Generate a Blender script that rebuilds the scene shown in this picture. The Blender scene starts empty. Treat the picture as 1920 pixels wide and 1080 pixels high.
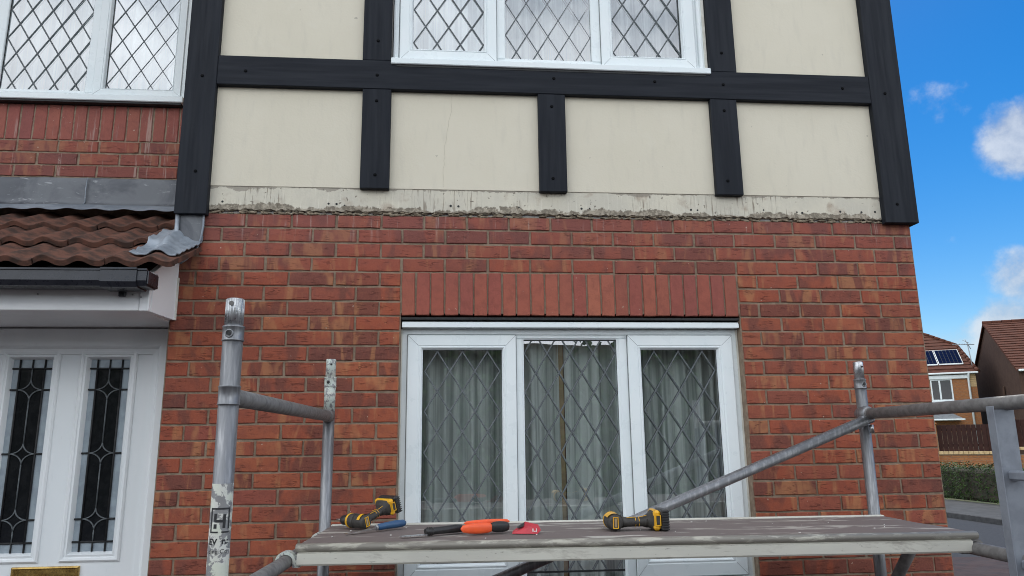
import bpy, math, random
from mathutils import Vector, Matrix
R = math.radians
rnd = random.Random(7)
scene = bpy.context.scene
col = scene.collection

# ------------------------------------------------------------------ camera
CAM = Vector((-0.6694, -3.6561, 1.5439))
YAW, PITCH, ROLL, FPX = 0.08964, 0.20882, -0.0120, 1380.0
cd = bpy.data.cameras.new('camera')
cam = bpy.data.objects.new('camera', cd)
col.objects.link(cam)
cd.sensor_width = 36.0
cd.lens = 36.0 * FPX / 1920.0
cd.clip_start = 0.02
cd.clip_end = 3000
fw = Vector((math.sin(YAW) * math.cos(PITCH), math.cos(YAW) * math.cos(PITCH), math.sin(PITCH)))
rt = Vector((math.cos(YAW), -math.sin(YAW), 0))
up = rt.cross(fw)
r2 = rt * math.cos(ROLL) + up * math.sin(ROLL)
u2 = -rt * math.sin(ROLL) + up * math.cos(ROLL)
mw = Matrix((r2, u2, -fw)).transposed().to_4x4()
mw.translation = CAM
cam.matrix_world = mw
scene.camera = cam

# ------------------------------------------------------------------ world, sun, exposure
SUN_AZ, SUN_EL = R(28), R(50)          # azimuth from +Y towards +X: behind the house
w = bpy.data.worlds.new('World')
scene.world = w
w.use_nodes = True
nt = w.node_tree
nt.nodes.clear()
L = nt.links.new
def N(t, **k):
    n = nt.nodes.new(t)
    for a, b in k.items():
        setattr(n, a, b)
    return n
def mth(op, a, b=None, c=None, clamp=False):
    n = N('ShaderNodeMath', operation=op, use_clamp=clamp)
    for i, v in enumerate((a, b, c)):
        if v is None: continue
        if isinstance(v, (int, float)): n.inputs[i].default_value = v
        else: L(v, n.inputs[i])
    return n.outputs[0]
def sstep(v, a, b, o0=0.0, o1=1.0):
    n = N('ShaderNodeMapRange', interpolation_type='SMOOTHSTEP')
    L(v, n.inputs[0])
    n.inputs[1].default_value = a; n.inputs[2].default_value = b
    n.inputs[3].default_value = o0; n.inputs[4].default_value = o1
    return n.outputs[0]
sky = N('ShaderNodeTexSky', sky_type='NISHITA')
sky.sun_disc = False
sky.sun_elevation = SUN_EL
sky.sun_rotation = SUN_AZ
sky.air_density = 1.1
sky.dust_density = 0.15
sky.ozone_density = 3.5
hs = N('ShaderNodeHueSaturation')
hs.inputs['Hue'].default_value = 0.505
hs.inputs['Saturation'].default_value = 1.5
hs.inputs['Value'].default_value = 1.08
L(sky.outputs[0], hs.inputs['Color'])
tc = N('ShaderNodeTexCoord')
D_ = tc.outputs['Generated']
sp = N('ShaderNodeSeparateXYZ'); L(D_, sp.inputs[0])
hz_ = N('ShaderNodeMix', data_type='RGBA')            # pale haze low on the horizon all the way round
hz_.inputs[6].default_value = (4.6, 6.2, 8.6, 1)
L(sstep(sp.outputs[2], 0.0, 0.14), hz_.inputs[0]); L(hs.outputs[0], hz_.inputs[7])
zz = mth('ADD', mth('MAXIMUM', sp.outputs[2], 0.0), 0.22)
cb = N('ShaderNodeCombineXYZ')
L(mth('DIVIDE', sp.outputs[0], zz), cb.inputs[0]); L(mth('DIVIDE', sp.outputs[1], zz), cb.inputs[1])
cb.inputs[2].default_value = 8.4
nz = N('ShaderNodeTexNoise'); nz.inputs['Scale'].default_value = 1.15
nz.inputs['Detail'].default_value = 9; nz.inputs['Roughness'].default_value = 0.56
nz.inputs['Distortion'].default_value = 0.25
L(cb.outputs[0], nz.inputs['Vector'])
nb = N('ShaderNodeTexNoise'); nb.inputs['Scale'].default_value = 16.0
nb.inputs['Detail'].default_value = 9; nb.inputs['Roughness'].default_value = 0.6
L(D_, nb.inputs['Vector'])
def lobe(d, rad):
    dv = Vector(d).normalized()
    n = N('ShaderNodeVectorMath', operation='DOT_PRODUCT')
    L(D_, n.inputs[0]); n.inputs[1].default_value = dv
    return sstep(n.outputs['Value'], math.cos(rad), 1.0)
# broken cumulus over the whole sky with one wide clear patch to the north-east
cover = mth('ADD', nz.outputs['Fac'], 0.13)
cover = mth('SUBTRACT', cover, mth('MULTIPLY', lobe((0.60, 0.72, 0.33), R(48)), 0.62))
al_big = sstep(cover, 0.46, 0.66)
small = None
for d, rad, a in (((0.632, 0.704, 0.322), R(3.7), 0.55), ((0.645, 0.746, 0.176), R(3.0), 0.48),
                  ((0.5585, 0.744, 0.366), R(3.0), 0.20), ((0.634, 0.765, 0.118), R(3.4), 0.5),
                  ((0.60, 0.79, 0.10), R(4.0), 0.30), ((0.72, 0.62, 0.31), R(8), 0.6), ((0.74, 0.64, 0.15), R(8), 0.6)):
    v = mth('MULTIPLY', lobe(d, rad), a)
    small = v if small is None else mth('MAXIMUM', small, v)
wisp = sstep(nb.outputs['Fac'], 0.36, 0.62)
al_s = mth('MULTIPLY', sstep(mth('ADD', small, mth('MULTIPLY', mth('SUBTRACT', nb.outputs['Fac'], 0.5), 1.1)), 0.16, 0.56), 0.80)
cm = N('ShaderNodeMix', data_type='RGBA')
cm.inputs[6].default_value = (13.8, 14.8, 16.2, 1)
cm.inputs[7].default_value = (27.5, 28.3, 29.2, 1)
L(sstep(cover, 0.50, 0.80), cm.inputs[0])
mt = N('ShaderNodeMix', data_type='RGBA')            # thin, backlit fair-weather clouds in the clear patch
L(al_s, mt.inputs[0]); L(hz_.outputs[2], mt.inputs[6]); mc = N('ShaderNodeMix', data_type='RGBA')
mc.inputs[6].default_value = (4.3, 4.9, 6.0, 1); mc.inputs[7].default_value = (7.6, 8.0, 8.5, 1)
L(sstep(nb.outputs['Fac'], 0.38, 0.66), mc.inputs[0]); L(mc.outputs[2], mt.inputs[7])
mx = N('ShaderNodeMix', data_type='RGBA')
L(al_big, mx.inputs[0]); L(mt.outputs[2], mx.inputs[6]); L(cm.outputs[2], mx.inputs[7])
bg = N('ShaderNodeBackground'); bg.inputs['Strength'].default_value = 0.10
L(mx.outputs[2], bg.inputs['Color'])
wo = N('ShaderNodeOutputWorld'); L(bg.outputs[0], wo.inputs['Surface'])

sl = bpy.data.lights.new('sun', 'SUN')
sl.energy = 2.0; sl.angle = R(0.6); sl.color = (1.0, 0.95, 0.88)
sun = bpy.data.objects.new('sun', sl); col.objects.link(sun)
sdir = Vector((math.sin(SUN_AZ) * math.cos(SUN_EL), math.cos(SUN_AZ) * math.cos(SUN_EL), math.sin(SUN_EL)))
sun.rotation_euler = (-sdir).to_track_quat('-Z', 'Y').to_euler()
sun.location = (0, 0, 30)

vs = scene.view_settings
vs.view_transform = 'Standard'; vs.look = 'None'; vs.gamma = 1.0
vs.use_curve_mapping = False
vs.exposure = 0.0

# ------------------------------------------------------------------ materials
def new_mat(name):
    m = bpy.data.materials.new(name); m.use_nodes = True
    t = m.node_tree
    return m, t, t.nodes['Principled BSDF'], t.links.new
def node(t, typ, **k):
    n = t.nodes.new(typ)
    for a, b in k.items():
        if a == 'inp':
            for kk, vv in b.items(): n.inputs[kk].default_value = vv
        else: setattr(n, a, b)
    return n
def c4(c): return (c[0], c[1], c[2], 1)
def coords(t, lk, stretch=(1, 1, 1), rand=True):
    tcn = node(t, 'ShaderNodeTexCoord')
    v = tcn.outputs['Object']
    if rand:
        oi = node(t, 'ShaderNodeObjectInfo')
        mm = node(t, 'ShaderNodeMath', operation='MULTIPLY', inp={1: 61.7}); lk(oi.outputs['Random'], mm.inputs[0])
        ad = node(t, 'ShaderNodeVectorMath', operation='ADD'); lk(v, ad.inputs[0]); lk(mm.outputs[0], ad.inputs[1])
        v = ad.outputs[0]
    if stretch != (1, 1, 1):
        mp = node(t, 'ShaderNodeVectorMath', operation='MULTIPLY', inp={1: stretch}); lk(v, mp.inputs[0]); v = mp.outputs[0]
    return v
def noise(t, lk, v, scale, detail=5, rough=0.55, dist=0.0):
    n = node(t, 'ShaderNodeTexNoise', inp={'Scale': scale, 'Detail': detail, 'Roughness': rough, 'Distortion': dist})
    lk(v, n.inputs['Vector']); return n.outputs['Fac']
def rng(t, lk, v, a, b, o0=0.0, o1=1.0, smooth=True):
    n = node(t, 'ShaderNodeMapRange', inp={1: a, 2: b, 3: o0, 4: o1})
    if smooth: n.interpolation_type = 'SMOOTHSTEP'
    lk(v, n.inputs[0]); return n.outputs[0]
def mixc(t, lk, f, a, b, blend='MIX'):
    n = node(t, 'ShaderNodeMix', data_type='RGBA', blend_type=blend)
    for i, v in ((0, f), (6, a), (7, b)):
        if isinstance(v, (int, float)): n.inputs[i].default_value = v
        elif isinstance(v, (tuple, list)): n.inputs[i].default_value = c4(v)
        else: lk(v, n.inputs[i])
    return n.outputs[2]
def mul(t, lk, a, b):
    n = node(t, 'ShaderNodeMath', operation='MULTIPLY')
    for i, v in ((0, a), (1, b)):
        if isinstance(v, (int, float)): n.inputs[i].default_value = v
        else: lk(v, n.inputs[i])
    return n.outputs[0]
def bump(t, lk, h, bs, strength=0.4, dist=0.003):
    n = node(t, 'ShaderNodeBump', inp={'Strength': strength, 'Distance': dist})
    lk(h, n.inputs['Height']); lk(n.outputs[0], bs.inputs['Normal'])
def M(name, c1, c2=None, scale=20, rough=0.6, metal=0.0, bmp=0.2, bscale=None, stretch=(1, 1, 1), lo=0.4, hi=0.62, rv=0.12, detail=6, bdist=0.002, spec=None):
    m, t, bs, lk = new_mat(name)
    v = coords(t, lk, stretch)
    f = noise(t, lk, v, scale, detail)
    colr = mixc(t, lk, rng(t, lk, f, lo, hi), c1, c2 or c1)
    lk(colr, bs.inputs['Base Color'])
    f2 = noise(t, lk, v, bscale or scale * 4, 5, 0.6)
    rn = node(t, 'ShaderNodeMapRange', inp={1: 0.3, 2: 0.7, 3: max(0.03, rough - rv), 4: min(1, rough + rv)}); lk(f2, rn.inputs[0])
    lk(rn.outputs[0], bs.inputs['Roughness'])
    bs.inputs['Metallic'].default_value = metal
    if spec is not None: bs.inputs['Specular IOR Level'].default_value = spec
    if bmp: bump(t, lk, f2, bs, bmp, bdist)
    return m

def brick_mat(name, soldier=False):
    m, t, bs, lk = new_mat(name)
    oi = node(t, 'ShaderNodeObjectInfo')
    v = coords(t, lk)
    geo = node(t, 'ShaderNodeNewGeometry')
    spz = node(t, 'ShaderNodeSeparateXYZ'); lk(geo.outputs['Position'], spz.inputs[0])
    ramp = node(t, 'ShaderNodeValToRGB')
    el = ramp.color_ramp.elements
    if soldier:
        cols = [(0.0, (.28, .095, .070)), (.2, (.35, .112, .076)), (.45, (.33, .100, .072)), (.7, (.40, .142, .088)), (.85, (.31, .092, .072)), (1.0, (.27, .088, .076))]
    else:
        cols = [(0.0, (.19, .066, .050)), (.15, (.27, .080, .050)), (.4, (.315, .086, .048)), (.6, (.295, .078, .046)), (.8, (.345, .108, .056)), (1.0, (.255, .076, .056))]
    el[0].position, el[0].color = cols[0][0], c4(cols[0][1])
    el[1].position, el[1].color = cols[-1][0], c4(cols[-1][1])
    for p, c in cols[1:-1]:
        e = el.new(p); e.color = c4(c)
    lk(oi.outputs['Random'], ramp.inputs[0])
    c = ramp.outputs[0]
    # broad soft kiln smudges, then tan flashes, then fine grain
    if not soldier:
        v1 = coords(t, lk, (1.0, 1.0, .45))
        sm = noise(t, lk, v1, 9.0, 3, .5, .4)
        # share of bricks carrying dark smudges differs per brick
        r2_ = node(t, 'ShaderNodeMath', operation='FRACT'); lk(mul(t, lk, oi.outputs['Random'], 37.3), r2_.inputs[0])
        thr = node(t, 'ShaderNodeMapRange', inp={1: 0, 2: 1, 3: -.13, 4: .17}); lk(r2_.outputs[0], thr.inputs[0])
        ad = node(t, 'ShaderNodeMath', operation='ADD'); lk(sm, ad.inputs[0]); lk(thr.outputs[0], ad.inputs[1])
        c = mixc(t, lk, mul(t, lk, rng(t, lk, ad.outputs[0], .52, .66), .70), c, (.105, .050, .044))
        v2 = coords(t, lk, (1.3, 1.0, .3))
        tn = noise(t, lk, v2, 11.0, 3, .5, .8)
        r3 = node(t, 'ShaderNodeMath', operation='FRACT'); lk(mul(t, lk, oi.outputs['Random'], 91.7), r3.inputs[0])
        thr2 = node(t, 'ShaderNodeMapRange', inp={1: 0, 2: 1, 3: -.10, 4: .06}); lk(r3.outputs[0], thr2.inputs[0])
        ad2 = node(t, 'ShaderNodeMath', operation='ADD'); lk(tn, ad2.inputs[0]); lk(thr2.outputs[0], ad2.inputs[1])
        c = mixc(t, lk, mul(t, lk, rng(t, lk, ad2.outputs[0], .52, .66), .62), c, (.43, .205, .095))
    g = noise(t, lk, v, 120, 6, .65)
    c = mixc(t, lk, rng(t, lk, g, .3, .7, .0, .55), mixc(t, lk, .5, c, (.0, .0, .0)), c) if False else mixc(t, lk, rng(t, lk, g, .35, .75, 0, .28), c, (.40, .14, .085))
    mo = noise(t, lk, v, 26, 4, .6)
    c = mixc(t, lk, rng(t, lk, mo, .42, .68, 0, .38), c, (.175, .060, .048))
    wp = noise(t, lk, geo.outputs['Position'], 1.3, 3, .5)
    c = mixc(t, lk, rng(t, lk, wp, .45, .65, 0, .20), c, (.18, .072, .058))
    # drag-wire creases
    h = g
    if not soldier:
        vc = coords(t, lk, (9, 9, 60))
        cr = noise(t, lk, vc, 1.0, 3, .5, .7)
        ab = node(t, 'ShaderNodeMath', operation='ABSOLUTE')
        sb = node(t, 'ShaderNodeMath', operation='SUBTRACT', inp={1: .47}); lk(cr, sb.inputs[0]); lk(sb.outputs[0], ab.inputs[0])
        line = rng(t, lk, ab.outputs[0], .006, .030, 1, 0)
        gate = rng(t, lk, noise(t, lk, coords(t, lk, (1, 1, 2)), 15, 2), .48, .62)
        crease = mul(t, lk, line, gate)
        c = mixc(t, lk, mul(t, lk, crease, .50), c, (.085, .030, .026))
        hh = node(t, 'ShaderNodeMath', operation='SUBTRACT'); lk(mul(t, lk, g, .5), hh.inputs[0]); lk(crease, hh.inputs[1]); h = hh.outputs[0]
    # paint dust and pale runs below the stripped board
    pw = node(t, 'ShaderNodeVectorMath', operation='MULTIPLY', inp={1: (38, 1, 2.2)}); lk(geo.outputs['Position'], pw.inputs[0])
    run = noise(t, lk, pw.outputs[0], 1.0, 4, .65)
    zf = rng(t, lk, spz.outputs[2], 2.20, 2.74, 0, 1)
    zf2 = rng(t, lk, spz.outputs[2], 2.50, 2.70, 0, 1)
    c = mixc(t, lk, mul(t, lk, zf, .42), c, (.225, .092, .088))
    c = mixc(t, lk, mul(t, lk, mul(t, lk, zf2, rng(t, lk, run, .57, .68)), .38), c, (.56, .48, .42))
    # fine mortar / paint specks
    spk = noise(t, lk, geo.outputs['Position'], 55, 2, .5)
    c = mixc(t, lk, rng(t, lk, spk, .735, .76, 0, .7), c, (.55, .47, .38))
    lk(c, bs.inputs['Base Color'])
    bs.inputs['Roughness'].default_value = .86
    bs.inputs['Specular IOR Level'].default_value = .12
    bump(t, lk, h, bs, .6, .004)
    return m

MAT = {}
MAT['brick'] = brick_mat('brick')
MAT['soldier'] = brick_mat('soldier_brick', True)
MAT['mortar'] = M('mortar', (.205, .150, .104), (.275, .208, .148), 30, .92, bmp=.6, bscale=160, bdist=.003)
MAT['timber'] = M('painted_timber', (.0125, .0150, .0205), (.0185, .0215, .0280), 6, .60, bmp=.35, bscale=70, stretch=(1, 1, 1), bdist=.0012)
MAT['timber_v'] = M('painted_timber_v', (.0125, .0150, .0205), (.0185, .0215, .0280), 9, .60, bmp=.22, bscale=26, stretch=(3, 3, .16), bdist=.0014, spec=.14)
MAT['timber_h'] = M('painted_timber_h', (.0125, .0150, .0205), (.0185, .0215, .0280), 9, .60, bmp=.22, bscale=26, stretch=(.16, 3, 3), bdist=.0014, spec=.14)
MAT['screw'] = M('painted_screw', (.0025, .003, .004), rough=.7, bmp=0, spec=.1)
MAT['upvc'] = M('white_upvc', (.735, .80, .81), (.775, .825, .83), 3, .33, bmp=0)
MAT['upvc_old'] = M('aged_upvc', (.70, .69, .62), (.60, .585, .51), 14, .5, bmp=.2)
MAT['door'] = M('white_door', (.77, .81, .82), (.80, .83, .84), 3, .38, bmp=.25, bscale=25, stretch=(3, 3, .4), bdist=.0008)
MAT['soffit'] = M('white_soffit', (.82, .835, .84), (.78, .795, .80), 4, .45, bmp=.05)
MAT['lead_came'] = M('lead_came', (.085, .098, .105), (.125, .14, .148), 60, .6, .1, bmp=.1)
MAT['gasket'] = M('black_gasket', (.012, .013, .014), rough=.6, bmp=0)
MAT['seal'] = M('grey_seal', (.16, .175, .18), rough=.7, bmp=0)
MAT['gutter'] = M('black_gutter', (.013, .015, .021), (.018, .02, .027), 12, .32, bmp=.08)
MAT['brass'] = M('brass', (.50, .34, .11), (.36, .23, .07), 25, .3, .9, bmp=.1)
MAT['tile'] = M('concrete_tile', (.150, .072, .052), (.062, .041, .034), 17, .92, bmp=.9, bscale=110, lo=.36, hi=.66, bdist=.003, spec=.12)
MAT['dark'] = M('interior_dark', (.05, .05, .05), rough=.9, bmp=0)
MAT['plaster_in'] = M('interior_plaster', (.45, .44, .42), rough=.9, bmp=0)
MAT['alu'] = M('weathered_aluminium', (.20, .205, .215), (.33, .335, .34), 26, .46, .7, bmp=.5, bscale=60, lo=.42, hi=.74, stretch=(3.2, 3.2, .35), rv=.16, bdist=.0012)
MAT['alu_bright'] = M('bright_aluminium', (.50, .51, .52), (.36, .37, .38), 40, .33, .85, bmp=.3, bscale=110)
MAT['alu_dull'] = M('dull_aluminium', (.20, .193, .187), (.145, .14, .135), 30, .6, .35, bmp=.35, bscale=80)
MAT['ladder'] = M('grey_ladder', (.27, .295, .335), (.22, .24, .275), 14, .5, .35, bmp=.2, bscale=90)
MAT['steel'] = M('tool_steel', (.42, .42, .42), (.30, .29, .28), 40, .35, .9, bmp=.1)
MAT['tool_dark'] = M('tool_rubber', (.030, .027, .024), (.045, .041, .036), 60, .62, bmp=.3, bscale=300, bdist=.0006)
MAT['tool_black'] = M('tool_black', (.014, .014, .015), (.022, .022, .022), 60, .45, bmp=.25, bscale=250, bdist=.0006)
MAT['tool_yellow'] = M('tool_yellow', (.78, .42, .018), (.70, .36, .015), 30, .42, bmp=.1)
MAT['tool_blue'] = M('tool_blue', (.022, .075, .17), (.03, .09, .19), 30, .38, bmp=.1)
MAT['tool_orange'] = M('tool_orange', (.85, .115, .030), (.80, .10, .028), 30, .42, bmp=.1)
MAT['tool_red'] = M('packet_red', (.50, .035, .05), (.42, .03, .045), 40, .5, bmp=.1)
MAT['tool_green'] = M('dark_green_plastic', (.02, .05, .03), rough=.4, bmp=0)
MAT['print_white'] = M('printed_white', (.68, .66, .62), rough=.6, bmp=0)
MAT['print_black'] = M('printed_black', (.02, .02, .022), rough=.6, bmp=0)
MAT['curtain_low'] = M('grey_green_curtain', (.66, .69, .675), (.34, .37, .36), 6, .9, bmp=.15, stretch=(5, 5, .10), lo=.42, hi=.62)  # darker second tone in upright streaks paints the shade between folds
MAT['curtain_up'] = M('white_net_curtain', (.70, .735, .745), (.44, .48, .505), 6, .9, bmp=.1, stretch=(6, 6, .12), lo=.42, hi=.60)  # darker streaks put fold shade into the curtain colour
MAT['curtain_tan'] = M('tan_curtain_edge', (.40, .29, .17), (.30, .22, .13), 12, .9, bmp=.1)
MAT['far_brick'] = M('far_sandy_brick', (.40, .18, .075), (.30, .125, .058), 9, .9, bmp=.3, stretch=(1, 1, 4), spec=.12)
MAT['far_brown'] = M('far_brown_brick', (.080, .050, .038), (.068, .042, .033), 3, .92, bmp=.3, spec=.12)
MAT['far_red'] = M('far_red_brick', (.24, .085, .055), (.19, .07, .05), 6, .92, bmp=.3, spec=.12)
MAT['far_buff'] = M('far_buff_brick', (.58, .43, .24), (.50, .36, .19), 14, .9, bmp=.2, spec=.12)
MAT['far_tile'] = M('far_roof_tile', (.100, .038, .025), (.070, .030, .021), 4, .9, bmp=.3, stretch=(1, 1, 3), spec=.12)
MAT['fence'] = M('brown_fence_board', (.050, .024, .020), (.038, .019, .017), 6, .8, bmp=.2, spec=.12)
MAT['solar'] = M('solar_cell', (.004, .008, .028), (.006, .012, .038), 20, .55, .0, bmp=0, spec=.0)
MAT['galv'] = M('galvanised_mast', (.30, .31, .32), rough=.45, metal=.6, bmp=0)
MAT['grey_roof'] = M('grey_porch_roof', (.20, .215, .225), (.165, .18, .19), 6, .8, bmp=.1)

def glass_mat(name, tint, refl, rough=0.0):
    m = bpy.data.materials.new(name); m.use_nodes = True
    t = m.node_tree; t.nodes.clear(); lk = t.links.new
    o = node(t, 'ShaderNodeOutputMaterial')
    tr = node(t, 'ShaderNodeBsdfTransparent', inp={0: c4(tint)})
    gl = node(t, 'ShaderNodeBsdfGlossy', inp={'Color': (.95, .97, 1, 1), 'Roughness': rough})
    v = coords(t, lk)
    nn = noise(t, lk, v, 2.2, 2, .4)
    bp = node(t, 'ShaderNodeBump', inp={'Strength': .06, 'Distance': .02}); lk(nn, bp.inputs['Height']); lk(bp.outputs[0], gl.inputs['Normal'])
    fr = node(t, 'ShaderNodeFresnel', inp={'IOR': 1.5})
    mr = node(t, 'ShaderNodeMapRange', inp={1: .04, 2: 1.0, 3: refl, 4: 1.0}); lk(fr.outputs[0], mr.inputs[0])
    mx_ = node(t, 'ShaderNodeMixShader'); lk(mr.outputs[0], mx_.inputs[0]); lk(tr.outputs[0], mx_.inputs[1]); lk(gl.outputs[0], mx_.inputs[2])
    lk(mx_.outputs[0], o.inputs[0])
    return m
MAT['glass'] = glass_mat('window_glass', (.88, .92, .91), .24)
MAT['door_glass'] = M('door_obscured_glass', (.008, .009, .011), (.012, .013, .015), 30, .10, bmp=.05, bscale=30, rv=.03)
MAT['door_border'] = M('door_border_glass', (.34, .40, .44), (.28, .33, .37), 20, .18, bmp=.15, bscale=80)

def render_mat():
    m, t, bs, lk = new_mat('cream_render')
    geo = node(t, 'ShaderNodeNewGeometry'); P = geo.outputs['Position']
    n1 = noise(t, lk, P, 1.7, 4, .5)
    c = mixc(t, lk, rng(t, lk, n1, .35, .65), (.640, .594, .476), (.668, .622, .505))
    n2 = noise(t, lk, P, 90, 5, .6)
    tw = node(t, 'ShaderNodeVectorMath', operation='MULTIPLY', inp={1: (5.0, 1, 1.0)}); lk(P, tw.inputs[0])
    n4 = noise(t, lk, tw.outputs[0], 4.5, 5, .6)
    c = mixc(t, lk, rng(t, lk, n4, .50, .72, 0, .30), c, (.545, .51, .42))
    n5 = noise(t, lk, P, 9, 6, .65, .6)
    c = mixc(t, lk, rng(t, lk, n5, .55, .75, 0, .22), c, (.70, .67, .57))
    sp_ = noise(t, lk, P, 28, 2, .5)
    c = mixc(t, lk, rng(t, lk, sp_, .765, .785, 0, .55), c, (.30, .27, .22))
    lk(c, bs.inputs['Base Color']); bs.inputs['Roughness'].default_value = .82
    sm2 = node(t, 'ShaderNodeMath', operation='MULTIPLY_ADD', inp={1: 3.0}); lk(n5, sm2.inputs[0]); lk(n2, sm2.inputs[2])
    bump(t, lk, sm2.outputs[0], bs, .22, .003)
    return m
MAT['render'] = render_mat()
def strip_mat():
    m, t, bs, lk = new_mat('old_stained_render')
    geo = node(t, 'ShaderNodeNewGeometry'); P = geo.outputs['Position']
    spz = node(t, 'ShaderNodeSeparateXYZ'); lk(P, spz.inputs[0])
    n1 = noise(t, lk, P, 3.2, 5, .6)
    c = mixc(t, lk, rng(t, lk, n1, .36, .62), (.63, .59, .48), (.55, .52, .435))
    n3 = noise(t, lk, P, 7.5, 4, .6)
    c = mixc(t, lk, rng(t, lk, n3, .56, .70, 0, .7), c, (.36, .28, .21))
    st = node(t, 'ShaderNodeVectorMath', operation='MULTIPLY', inp={1: (95, 1, 3.2)}); lk(P, st.inputs[0])
    dr = noise(t, lk, st.outputs[0], 1, 3, .6)
    c = mixc(t, lk, rng(t, lk, dr, .58, .64, 0, .4), c, (.72, .69, .60))
    st2 = node(t, 'ShaderNodeVectorMath', operation='MULTIPLY', inp={1: (70, 1, 5)}); lk(P, st2.inputs[0])
    dr2 = noise(t, lk, st2.outputs[0], 1, 4, .65)
    gate = rng(t, lk, noise(t, lk, P, 2.3, 2), .50, .60)
    c = mixc(t, lk, mul(t, lk, mul(t, lk, rng(t, lk, dr2, .53, .60), gate), .8), c, (.19, .15, .11))
    # dirty lower margin with its own ragged edge
    ed = noise(t, lk, P, 5, 6, .72)
    zz_ = node(t, 'ShaderNodeMath', operation='MULTIPLY_ADD', inp={1: .15, 2: -.078}); lk(ed, zz_.inputs[0])
    z2 = node(t, 'ShaderNodeMath', operation='ADD'); lk(spz.outputs[2], z2.inputs[0]); lk(zz_.outputs[0], z2.inputs[1])
    lo = rng(t, lk, z2.outputs[0], 2.728, 2.734, 1, 0)
    rag = noise(t, lk, P, 40, 4, .7)
    c = mixc(t, lk, mul(t, lk, lo, .85), c, mixc(t, lk, rng(t, lk, rag, .42, .6), (.13, .105, .075), (.36, .31, .24)))
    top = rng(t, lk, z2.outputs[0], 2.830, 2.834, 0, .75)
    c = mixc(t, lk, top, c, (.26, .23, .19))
    pit = noise(t, lk, P, 48, 2, .5)
    c = mixc(t, lk, rng(t, lk, pit, .70, .73, 0, .8), c, (.14, .115, .09))
    lk(c, bs.inputs['Base Color']); bs.inputs['Roughness'].default_value = .9
    bump(t, lk, rag, bs, .55, .004)
    return m
MAT['strip'] = strip_mat()
MAT['ragged'] = M('broken_mortar_edge', (.30, .25, .18), (.14, .11, .078), 45, .95, bmp=.8, bscale=140, bdist=.004)
def lead_mat(name, a, b, c_):
    m, t, bs, lk = new_mat(name)
    v = coords(t, lk, (1, 1, 1), False)
    n1 = noise(t, lk, v, 5, 6, .62, .5)
    c = mixc(t, lk, rng(t, lk, n1, .38, .62), a, b)
    n2 = noise(t, lk, coords(t, lk, (9, 9, 30), False), 1.3, 6, .7, 1.0)
    c = mixc(t, lk, rng(t, lk, n2, .60, .68, 0, .75), c, c_)
    lk(c, bs.inputs['Base Color'])
    bs.inputs['Metallic'].default_value = .35
    lk(rng(t, lk, n1, .3, .7, .42, .68), bs.inputs['Roughness'])
    bump(t, lk, n2, bs, .3, .003)
    return m
MAT['lead'] = lead_mat('weathered_lead', (.070, .075, .086), (.155, .163, .175), (.36, .37, .38))
MAT['lead_light'] = lead_mat('pale_lead', (.30, .335, .375), (.20, .228, .262), (.46, .49, .51))
def worn_mat(name, base, paint, lo, hi, scale, stretch=(1, 1, 1), paint2=None, rough=.6, metal=.3):
    m, t, bs, lk = new_mat(name)
    v = coords(t, lk, stretch, False)
    n1 = noise(t, lk, v, scale, 8, .68, .3)
    pf = rng(t, lk, n1, lo, hi)
    n2 = noise(t, lk, v, scale * .5, 4)
    pc = mixc(t, lk, rng(t, lk, n2, .4, .6), paint, paint2 or paint)
    c = mixc(t, lk, pf, base, pc)
    n3 = noise(t, lk, v, scale * 5, 4, .7)
    c = mixc(t, lk, rng(t, lk, n3, .64, .70, 0, .6), c, (.12, .105, .085))
    lk(c, bs.inputs['Base Color'])
    bs.inputs['Roughness'].default_value = rough
    mt = node(t, 'ShaderNodeMapRange', inp={1: 0, 2: 1, 3: metal, 4: 0}); lk(pf, mt.inputs[0]); lk(mt.outputs[0], bs.inputs['Metallic'])
    bump(t, lk, n1, bs, .45, .002)
    return m
MAT['worn_white'] = worn_mat('worn_white_tube', (.25, .255, .26), (.56, .56, .50), .44, .50, 55, paint2=(.50, .56, .51))
MAT['rail'] = worn_mat('worn_cream_rail', (.33, .31, .27), (.55, .54, .47), .30, .46, 16, (.35, 1, 1.2), (.50, .49, .43), .6, .1)
MAT['lip'] = worn_mat('worn_rail_lip', (.23, .215, .185), (.47, .45, .38), .50, .62, 26, (.3, 1, 1), (.40, .38, .32), .55, .2)
MAT['deck'] = worn_mat('splashed_plywood', (.155, .125, .115), (.46, .44, .39), .56, .62, 7, (.35, 1.6, 1), (.36, .33, .29), .75, 0)
MAT['sticker'] = worn_mat('peeling_sticker', (.27, .27, .27), (.62, .62, .57), .465, .49, 30, (1, 1, 1), (.60, .63, .53), .5, .4)

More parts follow.
